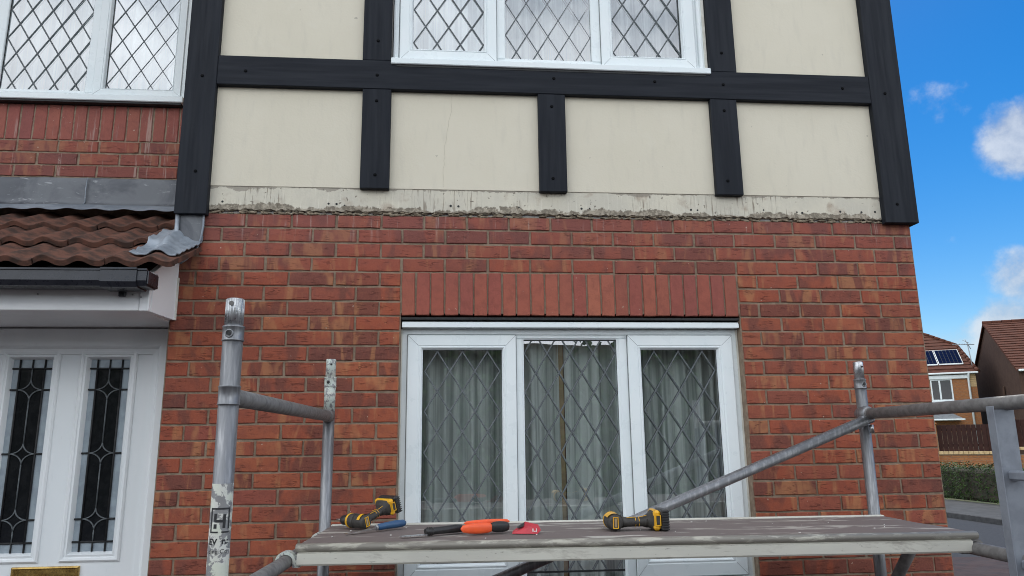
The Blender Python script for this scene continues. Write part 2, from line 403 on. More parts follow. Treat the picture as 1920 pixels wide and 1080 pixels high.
# ------------------------------------------------------------------ mesh helpers
def tag(o, label=None, cat=None, group=None, kind=None):
    if label: o['label'] = label
    if cat: o['category'] = cat
    if group: o['group'] = group
    if kind: o['kind'] = kind
    return o
def empty(name, loc=(0, 0, 0), rz=0.0, rx=0.0, ry=0.0, parent=None):
    o = bpy.data.objects.new(name, None); col.objects.link(o)
    o.location = loc; o.rotation_euler = (rx, ry, rz); o.empty_display_size = .1
    if parent: o.parent = parent
    return o
def link(name, me, parent=None, loc=None, rot=None, scale=None):
    o = bpy.data.objects.new(name, me); col.objects.link(o)
    if parent: o.parent = parent
    if loc: o.location = loc
    if rot: o.rotation_euler = rot
    if scale: o.scale = scale
    return o
class MB:
    def __init__(s): s.v = []; s.f = []; s.sm = []
    def add(s, vs_, fs, smooth=False):
        b = len(s.v); s.v += [tuple(p) for p in vs_]
        for f in fs: s.f.append([b + i for i in f]); s.sm.append(smooth)
        return s
    def box(s, x0, x1, y0, y1, z0, z1, c=0.0):
        if x1 < x0: x0, x1 = x1, x0
        if y1 < y0: y0, y1 = y1, y0
        if z1 < z0: z0, z1 = z1, z0
        if c <= 0:
            vs_ = [(x, y, z) for x in (x0, x1) for y in (y0, y1) for z in (z0, z1)]
            return s.add(vs_, [(0, 1, 3, 2), (4, 6, 7, 5), (0, 4, 5, 1), (2, 3, 7, 6), (0, 2, 6, 4), (1, 5, 7, 3)])
        c = min(c, (x1 - x0) * .45, (y1 - y0) * .45, (z1 - z0) * .45)
        vs_ = []; idx = {}
        for ix, x, dx in ((0, x0, c), (1, x1, -c)):
            for iy, y, dy in ((0, y0, c), (1, y1, -c)):
                for iz, z, dz in ((0, z0, c), (1, z1, -c)):
                    idx[ix, iy, iz] = len(vs_)
                    vs_ += [(x, y + dy, z + dz), (x + dx, y, z + dz), (x + dx, y + dy, z)]
        F = []
        for a in range(3):
            o1, o2 = [(1, 2), (2, 0), (0, 1)][a]
            for sgn in (0, 1):
                q = []
                for p, r in ((0, 0), (1, 0), (1, 1), (0, 1)):
                    k = [0, 0, 0]; k[a] = sgn; k[o1] = p; k[o2] = r
                    q.append(idx[tuple(k)] + a)
                F.append(q if sgn else q[::-1])
        for a in range(3):
            o1, o2 = [(1, 2), (2, 0), (0, 1)][a]
            for p in (0, 1):
                for r in (0, 1):
                    k0 = [0, 0, 0]; k0[o1] = p; k0[o2] = r; k1 = list(k0); k1[a] = 1
                    i0, i1 = idx[tuple(k0)], idx[tuple(k1)]
                    F.append([i0 + o1, i1 + o1, i1 + o2, i0 + o2])
        for k, i in idx.items(): F.append([i, i + 1, i + 2])
        return s.add(vs_, F)
    def obox(s, c, ax, ay, az, hx, hy, hz, ch=0.0):
        b = len(s.v); s.box(-hx, hx, -hy, hy, -hz, hz, ch)
        c = Vector(c); ax = Vector(ax).normalized(); ay = Vector(ay).normalized(); az = Vector(az).normalized()
        for i in range(b, len(s.v)):
            p = s.v[i]; s.v[i] = tuple(c + ax * p[0] + ay * p[1] + az * p[2])
        return s
    def sweep(s, pts, rad, n=16, caps=True, smooth=True, ell=None):
        pts = [Vector(p) for p in pts]
        rads = rad if isinstance(rad, (list, tuple)) else [rad] * len(pts)
        b = len(s.v); ref = None
        for i, p in enumerate(pts):
            d = (pts[min(i + 1, len(pts) - 1)] - pts[max(i - 1, 0)]).normalized()
            if ref is None: ref = Vector((0, 0, 1)) if abs(d.z) < .9 else Vector((0, 1, 0))
            a = d.cross(ref).normalized(); bb = d.cross(a).normalized()
            e = ell or (1, 1)
            for k in range(n):
                t_ = 2 * math.pi * k / n
                s.v.append(tuple(p + (a * math.cos(t_) * e[0] + bb * math.sin(t_) * e[1]) * rads[i]))
        for i in range(len(pts) - 1):
            for k in range(n):
                k2 = (k + 1) % n
                s.f.append([b + i * n + k, b + i * n + k2, b + (i + 1) * n + k2, b + (i + 1) * n + k]); s.sm.append(smooth)
        if caps:
            s.f.append([b + k for k in range(n)][::-1]); s.sm.append(False)
            e_ = b + (len(pts) - 1) * n
            s.f.append([e_ + k for k in range(n)]); s.sm.append(False)
        return s
    def prism(s, poly, axis, a0, a1):
        # poly: list of 2-tuples in the two other axes (order x,y,z minus axis)
        n = len(poly); vs_ = []
        for a in (a0, a1):
            for p in poly:
                q = list(p); q.insert(axis, a); vs_.append(tuple(q))
        F = [list(range(n))[::-1], [n + i for i in range(n)]]
        for i in range(n):
            j = (i + 1) % n; F.append([i, j, n + j, n + i])
        return s.add(vs_, F)
    def ring(s, x0, x1, z0, z1, prof):
        # mitred rectangular frame, prof = [(inset, y), ...]
        n = len(prof); vs_ = []
        for ins, y in prof:
            vs_ += [(x0 + ins, y, z0 + ins), (x1 - ins, y, z0 + ins), (x1 - ins, y, z1 - ins), (x0 + ins, y, z1 - ins)]
        F = []
        for i in range(n - 1):
            for k in range(4):
                k2 = (k + 1) % 4
                F.append([i * 4 + k, i * 4 + k2, (i + 1) * 4 + k2, (i + 1) * 4 + k])
        return s.add(vs_, F)
    def grid(s, fn, nu, nv, smooth=True):
        vs_ = [fn(i / nu, j / nv) for j in range(nv + 1) for i in range(nu + 1)]
        F = [[j * (nu + 1) + i, j * (nu + 1) + i + 1, (j + 1) * (nu + 1) + i + 1, (j + 1) * (nu + 1) + i] for j in range(nv) for i in range(nu)]
        return s.add(vs_, F, smooth)
    def mesh(s, name, m):
        me = bpy.data.meshes.new(name)
        me.from_pydata(s.v, [], s.f)
        me.polygons.foreach_set('use_smooth', s.sm)
        me.materials.append(m if not isinstance(m, str) else MAT[m])
        me.update()
        import bmesh
        bm = bmesh.new(); bm.from_mesh(me); bmesh.ops.recalc_face_normals(bm, faces=bm.faces); bm.to_mesh(me); bm.free()
        return me
    def build(s, name, m, parent=None, loc=None, rot=None):
        return link(name, s.mesh(name, m), parent, loc, rot)
def bx(*a, **k): return MB().box(*a, **k)

# ------------------------------------------------------------------ ground, road, pavement
g = MB().add([(-300, -300, -.12), (300, -300, -.12), (300, 300, -.12), (-300, 300, -.12)], [(0, 1, 2, 3)])
MAT['earth'] = M('grassy_ground', (.05, .075, .025), (.075, .085, .035), 2, .95, bmp=.4)
tag(g.build('ground', 'earth'), kind='structure')
MAT['asphalt'] = M('asphalt', (.030, .033, .040), (.040, .043, .050), 30, .85, bmp=.5, bscale=220, spec=.15)
tag(bx(-60, 10.05, -45, 60, -.30, -.105).build('road', 'asphalt'), kind='structure')
MAT['pavement'] = M('concrete_pavement', (.072, .073, .075), (.055, .056, .058), 5, .9, bmp=.4, bscale=120, spec=.15)
tag(bx(10.19, 12.3, -20, 60, -.2, 0.0).build('pavement', 'pavement'), kind='structure')
MAT['kerb'] = M('kerb_stone', (.075, .076, .078), (.055, .056, .058), 8, .9, bmp=.4, spec=.15)
kerb = bx(10.06, 10.18, -20, 60, -.25, -.02).build('kerb', 'kerb'); tag(kerb, kind='structure')
kme = bx(-.0625, .0625, -.45, .45, -.12, .0, c=.012).mesh('kerb_stone', 'kerb')
for i in range(40):
    link('kerb_stone', kme, kerb, (10.12, -2 + .914 * i, .004))
def paver_mat():
    m, t, bs, lk = new_mat('block_paving')
    geo = node(t, 'ShaderNodeNewGeometry')
    br = node(t, 'ShaderNodeTexBrick', inp={'Scale': 1.0, 'Mortar Size': .004, 'Brick Width': .2, 'Row Height': .1, 'Color1': (.062, .040, .040, 1), 'Color2': (.045, .036, .040, 1), 'Mortar': (.02, .018, .018, 1)})
    lk(geo.outputs['Position'], br.inputs['Vector'])
    n1 = noise(t, lk, geo.outputs['Position'], 3, 5)
    lk(mixc(t, lk, rng(t, lk, n1, .4, .65, 0, .4), br.outputs['Color'], (.075, .060, .060)), bs.inputs['Base Color'])
    bs.inputs['Roughness'].default_value = .9; bs.inputs['Specular IOR Level'].default_value = .15
    bump(t, lk, br.outputs['Fac'], bs, -.4, .004)
    return m
MAT['paver'] = paver_mat()
tag(bx(-9, 9.2, -9, 6.25, -.25, -.02).build('driveway', 'paver'), kind='structure')

# ------------------------------------------------------------------ the house
house = tag(empty('brick_house'), 'red brick house with cream rendered and black timbered upper storey, porch and leaded windows', 'house')
OPX0, OPX1, OPZ0, OPZ1 = -.90, .848, .82, 2.175      # ground floor window opening
XL, XR = -2.015, 1.846                               # ends of the projecting front wall
JY = .0065                                            # mortar face
wl = MB()
wl.box(XL, OPX0, JY, .30, 0, 2.70); wl.box(OPX1, XR, JY, .30, 0, 2.70)
wl.box(OPX0, OPX1, JY, .30, 2.19, 2.70); wl.box(OPX0, OPX1, JY, .30, 0, OPZ0)
wall = wl.build('front_wall', 'mortar', house)
# storey above (blockwork behind render), with opening for the first floor window
ub = MB()
ub.box(XL + .01, -.972, .012, .30, 2.702, 5.2); ub.box(.76, XR - .01, .012, .30, 2.702, 5.2)
ub.box(-.972, .76, .012, .30, 2.702, 3.50); ub.box(-.972, .76, .012, .30, 4.72, 5.2)
ub.build('upper_wall', 'plaster_in', house)
# rest of the house body
bd = MB()
bd.box(1.62, 1.80, .302, 8.0, 0, 5.2); bd.box(-6.2, 1.80, 7.8, 8.0, 0, 5.2)
bd.box(-6.2, -6.0, .302, 7.8, 0, 5.2)
bd.box(-6.0, 1.6, .9, 7.7, 2.45, 2.60)
bd.box(-6.0, 1.6, .302, 7.7, 5.0, 5.18)
bd.box(-6.2, 1.6, 2.6, 2.7, 0, 5.2)
bd.build('body_wall', 'far_red', house)
lb = MB()                                            # recessed bay to the left
lb.box(-6.2, -3.43, .506, .75, 2.2, 5.2); lb.box(-3.43, -2.12, .506, .75, 2.2, 3.50); lb.box(-2.2, -2.02, .506, .75, 3.50, 5.2)
lb.box(-3.43, -2.2, .506, .75, 4.75, 5.2)
lb.box(-6.2, -3.22, .26, .50, 0, 2.32); lb.box(-3.22, -2.02, .26, .50, 2.14, 2.32)
lb.box(-2.10, -2.02, .302, .50, 2.0, 5.2)
lb.build('side_bay_wall', 'mortar', house)
# roof over everything
rf = MB()
rf.prism([(-.35, 5.15), (8.3, 5.15), (3.9, 8.1)], 0, -6.5, 2.05)
rf.prism([(-2.3, 5.12), (2.12, 5.12), (-.085, 6.9)], 1, -.35, 3.2)
rf.build('main_roof', 'far_tile', house)

# ---- bricks
def brick_mesh(name, w_, h_, m, seed):
    rr = random.Random(seed)
    nx = max(2, int(round(w_ / .055))); nzz = 2 if h_ < .1 else 3
    ring = []
    for i in range(nx): ring.append((-w_ / 2 + w_ * i / nx, -h_ / 2))
    for i in range(nzz): ring.append((w_ / 2, -h_ / 2 + h_ * i / nzz))
    for i in range(nx): ring.append((w_ / 2 - w_ * i / nx, h_ / 2))
    for i in range(nzz): ring.append((-w_ / 2, h_ / 2 - h_ * i / nzz))
    n = len(ring); jit = .0014
    outer = [(x + rr.uniform(-jit, jit), rr.uniform(.0025, .0045), z + rr.uniform(-jit, jit)) for x, z in ring]
    inner = []
    for (x, y, z) in outer:
        k = rr.uniform(.002, .004)
        inner.append((x - math.copysign(min(k, abs(x)), x), rr.uniform(-.0008, .0012), z - math.copysign(min(k, abs(z)), z)))
    back = [(x, .095, z) for x, y, z in outer]
    mb = MB(); F = []
    for i in range(n):
        j = (i + 1) % n
        F.append([i, j, n + j, n + i]); F.append([2 * n + i, 2 * n + j, j, i])
    F.append([n + i for i in range(n)])
    mb.add(back and (outer + inner + back), F)
    return mb.mesh(name, m)
FULLW, HALFW = .2145, .1005
full_me = [brick_mesh('brick', FULLW, .065, 'brick', 100 + i) for i in range(7)]
half_me = [brick_mesh('brick', HALFW, .065, 'brick', 200 + i) for i in range(4)]
sold_me = [brick_mesh('soldier_brick', .0640, .2140, 'soldier', 300 + i) for i in range(5)]
bricks = []                                          # (x0, x1, z0, z1, y)
def course(joints, z0, z1, y=0.0, skip=None):
    for a, b in zip(joints[:-1], joints[1:]):
        if skip and a >= skip[0] - .02 and b <= skip[1] + .02: continue
        bricks.append((a, b, z0, z1, y))
P_ = .2245
left_odd = [XL] + [-1.0075 - P_ * k for k in (4, 3, 2, 1, 0)]
left_even = [XL] + [-.90 - P_ * k for k in (4, 3, 2, 1)]
right_odd = [.9555 + .2226 * k for k in range(4)] + [XR]
right_even = [.848 + .2245 * k for k in range(5)] + [XR]
for n_ in range(1, 37):
    z1 = 2.175 + (8 - n_) * .075; z0 = z1 - .075
    odd = n_ % 2 == 1
    if n_ <= 4 or z1 < .83:
        if odd: js = left_odd + [-1.0075 + (.9555 + 1.0075) / 9 * k for k in range(1, 9)] + right_odd
        else: js = left_even + [-.90 + (.848 + .90) / 8 * k for k in range(0, 9)] + right_even[1:]
        course(js, z0, z1)
    else:
        if odd: course(left_odd + [-.90], z0, z1); course([.848] + right_odd, z0, z1)
        else: course(left_even + [-.90], z0, z1); course(right_even, z0, z1)
for k, z1 in enumerate((3.277, 3.2025, 3.128)):      # recessed bay, three visible courses
    off = .07 if k % 2 else .1825
    js = [-2.03 - .0] + [-2.03 - off - .2245 * i for i in range(0, 8)]
    if k % 2 == 0: js = [-2.03, -2.03 - .1125 - .075] + [-2.03 - .1875 - .2245 * i for i in range(1, 8)]
    course(sorted(js), z1 - .0745, z1, .50)
# the individually built bricks: those the photograph shows
vis = [b for b in bricks if b[2] > .90]
vis.sort(key=lambda b: (b[1] - b[0] < .13, b[2] < .95, -b[2] if b[4] == 0 else -9))
ind, rest = vis[:300], vis[300:] + [b for b in bricks if b[2] <= .90]
def put(b, me_list, base, parent):
    x0, x1, z0, z1, y = b
    w_ = (x1 - x0) - .0112 + rnd.uniform(-.0016, .0016)
    me = rnd.choice(me_list)
    flip = rnd.random() < .5
    o = link('brick', me, parent, ((x0 + x1) / 2 + rnd.uniform(-.001, .001), y + rnd.uniform(-.0016, .0014), (z0 + z1) / 2 + rnd.uniform(-.0012, .0012)),
             (rnd.uniform(-.006, .006), math.pi * 0 + rnd.uniform(-.003, .003), rnd.uniform(-.004, .004)),
             (w_ / base, 1, 1.0 + rnd.uniform(-.015, .015)))
    return o
for b in ind:
    f_ = b[1] - b[0] > .15
    put(b, full_me if f_ else half_me, FULLW if f_ else HALFW, wall)
mbr = MB()
for b in rest:
    f_ = b[1] - b[0] > .15
    me = rnd.choice(full_me if f_ else half_me); sx = (b[1] - b[0] - .0095) / (FULLW if f_ else HALFW)
    mbr.add([(v.co.x * sx + (b[0] + b[1]) / 2, v.co.y + b[4], v.co.z + (b[2] + b[3]) / 2) for v in me.vertices], [list(p.vertices) for p in me.polygons])
tag(mbr.build('lower_brickwork', 'brick', house), kind='stuff')
# soldier courses
sp24 = (.845 + .90) / 24
for i in range(24):
    x = -.90 + sp24 * (i + .5)
    link('soldier_brick', sold_me[i % 5], wall, (x + rnd.uniform(-.0012, .0012), -.001 + rnd.uniform(-.0015, .0012), 2.2885 + rnd.uniform(-.0015, .0015)), (0, rnd.uniform(-.006, .006), 0), (1, 1, 1.01))
for i in range(18):
    x = -2.036 - .0735 * (i + .2)
    link('soldier_brick', sold_me[(i * 3) % 5], wall, (x, .50 + rnd.uniform(-.001, .001), 3.388), (0, rnd.uniform(-.006, .006), 0), (1.01, 1, 1.0))
# steel lintel toe under the soldiers
bx(-.897, .845, .012, .11, 2.160, 2.1715).build('lintel_plate', 'gasket', house)

# ---- render panels, old strip
RY = -.012
px_ = [(-1.862, -1.118), (-.968, -.190), (-.047, .755), (.905, 1.688)]
for x0, x1 in px_:
    bx(x0 - .012, x1 + .012, RY, .0115, 2.8375, 3.385, c=.002).build('render_panel', 'render', house)
for x0, x1 in ((-1.862, -1.125), (.915, 1.688)):
    bx(x0 - .012, x1 + .012, RY, .0115, 3.53, 5.15, c=.002).build('render_panel', 'render', house)
bx(-.99, .78, RY, .0115, 4.74, 5.15, c=.002).build('render_panel', 'render', house)
# hairline crack in the second panel: a shallow groove drawn as a dark thread set in the face
crk = []
zc, xc = 3.36, -.655
while zc > 2.84:
    crk.append((xc, RY - .0002, zc)); zc -= .02 + rnd.random() * .015
    xc += rnd.uniform(-.009, .007) + (-.006 if 3.1 < zc < 3.26 else 0)
MAT['crack'] = M('crack_shadow', (.50, .46, .375), rough=.9, bmp=0)
MB().sweep(crk, .0008, 5, smooth=False).build('hairline_crack', 'crack', house)
def strip_fn():
    mb = MB(); n = 260; x0, x1 = -1.875, 1.70
    top, bot, botb = [], [], []
    for i in range(n + 1):
        x = x0 + (x1 - x0) * i / n
        top.append((x, -.0085, 2.8365 + rnd.uniform(-.0012, .0008)))
        bot.append((x, -.0085 + rnd.uniform(-.001, .001), 2.716 + rnd.uniform(-.006, .006)))
        botb.append((x, .004, 2.712 + rnd.uniform(-.005, .004)))
    vs_ = top + bot + botb; m_ = n + 1; F = []
    for i in range(n):
        F.append([i, i + 1, m_ + i + 1, m_ + i]); F.append([m_ + i, m_ + i + 1, 2 * m_ + i + 1, 2 * m_ + i])
    return mb.add(vs_, F)
strip = strip_fn().build('render_strip', 'strip', house)
rg = MB(); x = -1.872
for row in range(2):
    x = -1.872
    while x < 1.69:
        l_ = rnd.uniform(.008, .045)
        if rnd.random() < (.75 if row == 0 else .35):
            zc = 2.700 + row * .010 + rnd.uniform(-.003, .005); hh = rnd.uniform(.003, .007)
            rg.obox((x + l_ / 2, .0065 + rnd.uniform(-.003, .003), zc), (1, 0, rnd.uniform(-.25, .25)), (0, 1, 0), (rnd.uniform(-.25, .25), 0, 1), l_ / 2, .010, hh, .003)
        x += l_ * .8
tag(rg.build('broken_mortar_edge', 'ragged', house), kind='stuff')
hole = MB().sweep([(0, .004, 0), (0, -.0012, 0)], .0052, 10).mesh('fixing_hole', 'gasket')
for x_, z_ in ((-1.235, 2.752), (-1.195, 2.745), (-1.275, 2.753), (-1.80, 2.755), (-.655, 2.752), (-.615, 2.750), (.03, 2.748), (.073, 2.750), (.62, 2.752), (.655, 2.75), (1.02, 2.757), (1.205, 2.748), (1.235, 2.745), (1.45, 2.755), (1.57, 2.753), (1.648, 2.757), (-.30, 2.75)):
    link('fixing_hole', hole, strip, (x_, -.0085, z_), None, (rnd.uniform(.7, 1.25),) * 3)

# ---- timbers
TY = -.046
screw = MB().sweep([(0, .003, 0), (0, -.0015, 0), (0, -.0035, 0), (0, -.004, 0)], [.0085, .0085, .006, .003], 12).mesh('screw_head', 'screw')
def timber(name, x0, x1, z0, z1, m, y0=TY, screws=()):
    o = bx(x0, x1, y0, RY + .008, z0, z1, c=.0025).build(name, m, house)
    for sx, sz in screws: link('screw_head', screw, o, (sx, y0 - .0005, sz))
    return o
timber('timber_post', -2.018, -1.863, 2.678, 5.15, 'timber_v', TY - .002, ((-1.935, 3.42), (-1.93, 2.90), (-1.938, 3.95)))
timber('timber_rail', -1.862, 1.680, 3.378, 3.541, 'timber_h', TY, ((-1.72, 3.455), (-1.045, 3.455), (-.105, 3.468), (.45, 3.468), (.835, 3.463), (1.52, 3.463)))
timber('timber_post', -1.118, -.970, 2.828, 3.377, 'timber_v', TY + .002, ((-1.045, 3.31), (-1.042, 2.90)))
timber('timber_post', -.193, -.047, 2.828, 3.377, 'timber_v', TY + .002, ((-.12, 3.305), (-.122, 2.90)))
timber('timber_post', .755, .903, 2.828, 3.377, 'timber_v', TY + .002, ((.83, 3.31), (.82, 2.905)))
timber('timber_post', -1.124, -.976, 3.542, 5.15, 'timber_v', TY + .002, ((-1.045, 3.655), (-1.05, 4.1)))
timber('timber_post', .768, .918, 3.542, 5.15, 'timber_v', TY + .002, ((.84, 3.655), (.845, 4.1)))
t4 = timber('timber_post', 1.681, 1.868, 2.686, 5.15, 'timber_v', TY - .002, ((1.765, 3.44), (1.755, 2.79)))
bx(1.850, 1.868, RY + .01, .17, 2.686, 5.15, c=.003).build('corner_board', 'timber_v', house)

# ---- windows
def came_lattice(x0, x1, z0, z1, nd, zn, hd, y, wd=.0075):
    """lead strips: nd diamonds across, edge nodes on rows zn + k*hd"""
    mb = MB(); dx = (x1 - x0) / nd; T = .0022
    k0 = -60
    segs = []
    for sgn in (1, -1):
        for k in range(-80, 80):
            # line through (x0, zn + k*hd) with slope sgn*hd/dx
            sl_ = sgn * hd / dx; b_ = zn + k * hd - sl_ * x0
            xa, xb = x0, x1
            za, zb = sl_ * xa + b_, sl_ * xb + b_
            lo, hi = z0, z1
            # clip
            def clip(xa, za, xb, zb):
                t0, t1 = 0., 1.
                d = zb - za
                for side, lim in ((0, lo), (1, hi)):
                    if abs(d) < 1e-9: continue
                    tt = (lim - za) / d
                    if (side == 0) == (d > 0): t0 = max(t0, tt)
                    else: t1 = min(t1, tt)
                if t1 - t0 < 1e-3: return None
                return (xa + (xb - xa) * t0, za + d * t0, xa + (xb - xa) * t1, za + d * t1)
            c = clip(xa, za, xb, zb)
            if c: segs.append((c, sgn))
    for (a, b, c, d), sgn in segs:
        ln = math.hypot(c - a, d - b)
        if ln < .004: continue
        ux, uz = (c - a) / ln, (d - b) / ln; px2, pz2 = -uz, ux
        yy = y - (.0003 if sgn > 0 else 0)
        h = wd / 2
        vs_ = []
        for (qx, qz) in ((a, b), (c, d)):
            vs_ += [(qx + px2 * h, yy, qz + pz2 * h), (qx + px2 * h * .45, yy - T, qz + pz2 * h * .45), (qx - px2 * h * .45, yy - T, qz - pz2 * h * .45), (qx - px2 * h, yy, qz - pz2 * h)]
        mb.add(vs_, [(0, 1, 5, 4), (1, 2, 6, 5), (2, 3, 7, 6)])
    return mb
def pane(win, gx0, gx1, gz0, gz1, y, nd, zn, hd, inset, tilt):
    gp = MB().add([(gx0 - .012, y, gz0 - .012), (gx1 + .012, y + tilt[0], gz0 - .012), (gx1 + .012, y + tilt[0] + tilt[1], gz1 + .012), (gx0 - .012, y + tilt[1], gz1 + .012)], [(0, 1, 2, 3)]).build('glass_pane', 'glass', win)
    came_lattice(gx0 + inset, gx1 - inset, gz0 + .0, gz1 - .0, nd, zn, hd, y - .0006).build('lead_lattice', 'lead_came', win)
    if True:
        came_lattice(gx0 + inset, gx1 - inset, gz0, gz1, nd, zn, hd, y + .022, .006).build('inner_lead_lattice', 'lead_came', win)
    gk = MB().ring(gx0 - .004, gx1 + .004, gz0 - .004, gz1 + .004, [(-.004, y - .003), (.0045, y - .0045), (.0045, y + .004)])
    gk.build('gasket', 'gasket', win)
def sash(win, x0, x1, z0, z1, gx0, gx1, gz0, gz1, y):
    a = [gx0 - x0, x1 - gx1, gz0 - z0, z1 - gz1]
    def rg_(i, yy, f):   # f = fraction from outside (0) to glass (1)
        return (x0 + a[0] * f, x1 - a[1] * f, z0 + a[2] * f, z1 - a[3] * f, yy)
    prof = [(0, y + .03), (0, y + .003), (.04, y), (.70, y), (.74, y + .003), (.80, y + .003), (.84, y), (.90, y + .002), (1.0, y + .016), (1.0, y + .03)]
    vs_ = []
    for f, yy in prof:
        xa, xb, za, zb, _ = rg_(0, yy, f)
        vs_ += [(xa, yy, za), (xb, yy, za), (xb, yy, zb), (xa, yy, zb)]
    F = []
    for i in range(len(prof) - 1):
        for k in range(4):
            k2 = (k + 1) % 4; F.append([i * 4 + k, i * 4 + k2, (i + 1) * 4 + k2, (i + 1) * 4 + k])
    MB().add(vs_, F).build('sash', 'upvc', win)
    MB().ring(x0 - .0035, x1 + .0035, z0 - .0035, z1 + .0035, [(0, y + .012), (.005, y + .011)]).build('sash_seal', 'seal', win)
    mi = MB()
    for ex, ez, gx, gz in ((x0, z0, gx0, gz0), (x1, z0, gx1, gz0), (x0, z1, gx0, gz1), (x1, z1, gx1, gz1)):
        k_ = .70
        mi.sweep([(ex, y - .0001, ez), (ex + (gx - ex) * k_, y - .0001, ez + (gz - ez) * k_)], .0007, 5)
    mi.build('mitre_joint', 'seal', win)

# ground floor window
win = empty('window', (0, 0, 0), parent=house)
WY = .062
MB().ring(-.895, .842, .835, 2.118, [(0, .13), (0, WY), (.006, WY - .002), (.026, WY - .002), (.030, WY + .008), (.040, WY + .008), (.044, WY + .004), (.052, WY + .012), (.052, .13)]).build('outer_frame', 'upvc', win)
bx(-.899, -.8935, WY - .004, .12, .835, 2.118).build('sealant_bead', 'upvc_old', win)
bx(.8395, .8475, WY - .006, .12, .835, 2.118).build('sealant_bead', 'upvc_old', win)
hd_ = MB(); hd_.prism([(.010, 2.121), (.010, 2.140), (.022, 2.150), (.07, 2.150), (.07, 2.121)], 0, -.893, .841)
hd_.build('head_drip', 'upvc', win)
for m0, m1 in ((-.3185, -.278), (.204, .2565)):
    mm_ = MB(); mm_.prism([(m0 - .012, .12), (m0 - .012, WY + .004), (m0 + .004, WY), (m1 - .012, WY), (m1 - .008, WY + .004), (m1, WY + .010), (m1, .12)] if m0 < 0 else
                          [(m1 + .012, .12), (m1 + .012, WY + .004), (m1 - .004, WY), (m0 + .012, WY), (m0 + .008, WY + .004), (m0, WY + .010), (m0, .12)], 2, .885, 2.068)
    mm_.build('mullion', 'upvc', win)
sash(win, -.866, -.320, .905, 2.086, -.790, -.391, .988, 2.013, WY - .016)
sash(win, .258, .813, .905, 2.086, .328, .731, .988, 2.013, WY - .016)
pane(win, -.790, -.391, .988, 2.013, WY + .012, 3, 1.905, .2, .010, (.003, .002))
pane(win, -.278, .204, .940, 2.062, WY + .020, 4, 1.997, .2, .002, (-.002, .003))
pane(win, .328, .731, .988, 2.013, WY + .012, 3, 1.905, .2, .010, (.002, -.003))
bx(-.93, .88, -.045, .06, .79, .834, c=.006).build('window_sill', 'upvc', win)

# first floor window
win = empty('window', (0, 0, 0), parent=house)
UY = .0
MB().ring(-.966, .752, 3.556, 4.72, [(0, .10), (0, UY - .008), (.010, UY - .010), (.018, UY - .004), (.026, UY - .004), (.030, UY + .006), (.048, UY + .006), (.048, .10)]).build('outer_frame', 'upvc', win)
bx(.7525, .7655, RY - .004, .10, 3.556, 4.72).build('cream_reveal', 'upvc_old', win)
bx(-.9745, .7675, -.058, .10, 3.520, 3.5555, c=.004).build('window_sill', 'upvc', win)
bx(-.945, .74, -.048, -.005, 3.5085, 3.5195).build('sill_shadow_strip', 'gasket', win)  # black strip standing in for the shadow under the sill
for m0, m1, s_ in ((-.418, -.361, 1), (.117, .178, -1)):
    bx(m0, m1, UY + .002, .09, 3.60, 4.68, c=.004).build('mullion', 'upvc', win)
sash(win, -.934, -.410, 3.566, 4.70, -.864, -.477, 3.640, 4.62, UY - .014)
sash(win, .170, .705, 3.566, 4.70, .238, .629, 3.640, 4.62, UY - .014)
pane(win, -.864, -.477, 3.640, 4.62, UY + .014, 3, 3.685, .2, .004, (.004, .004))
pane(win, -.361, .117, 3.590, 4.66, UY + .022, 4, 3.755, .2, .002, (-.002, -.004))
pane(win, .238, .629, 3.640, 4.62, UY + .014, 3, 3.668, .2, .004, (.006, .001))

# first floor window of the recessed bay
win = empty('window', (0, 0, 0), parent=house)
LY = .508
MB().ring(-3.42, -2.215, 3.545, 4.73, [(0, .60), (0, LY - .012), (.020, LY - .014), (.030, LY - .004), (.042, LY - .004), (.042, .60)]).build('outer_frame', 'upvc', win)
bx(-3.45, -2.208, LY - .060, .60, 3.506, 3.544, c=.004).build('window_sill', 'upvc', win)
bx(-3.45, -2.22, LY - .050, LY + .02, 3.4955, 3.5055).build('sill_shadow_strip', 'gasket', win)  # sill shadow built as a black strip, as on the other window
bx(-2.785, -2.722, LY - .006, .60, 3.575, 4.70, c=.004).build('mullion', 'upvc', win)
sash(win, -2.735, -2.238, 3.556, 4.70, -2.672, -2.292, 3.605, 4.63, LY - .022)
pane(win, -3.262, -2.785, 3.575, 4.66, LY + .012, 4, 3.728, .19, .004, (.003, .004))
pane(win, -2.672, -2.292, 3.605, 4.63, LY + .004, 3, 3.635, .19, .004, (-.003, .003))
bx(-3.38, -3.262, LY - .004, .60, 3.575, 4.70, c=.004).build('mullion', 'upvc', win)

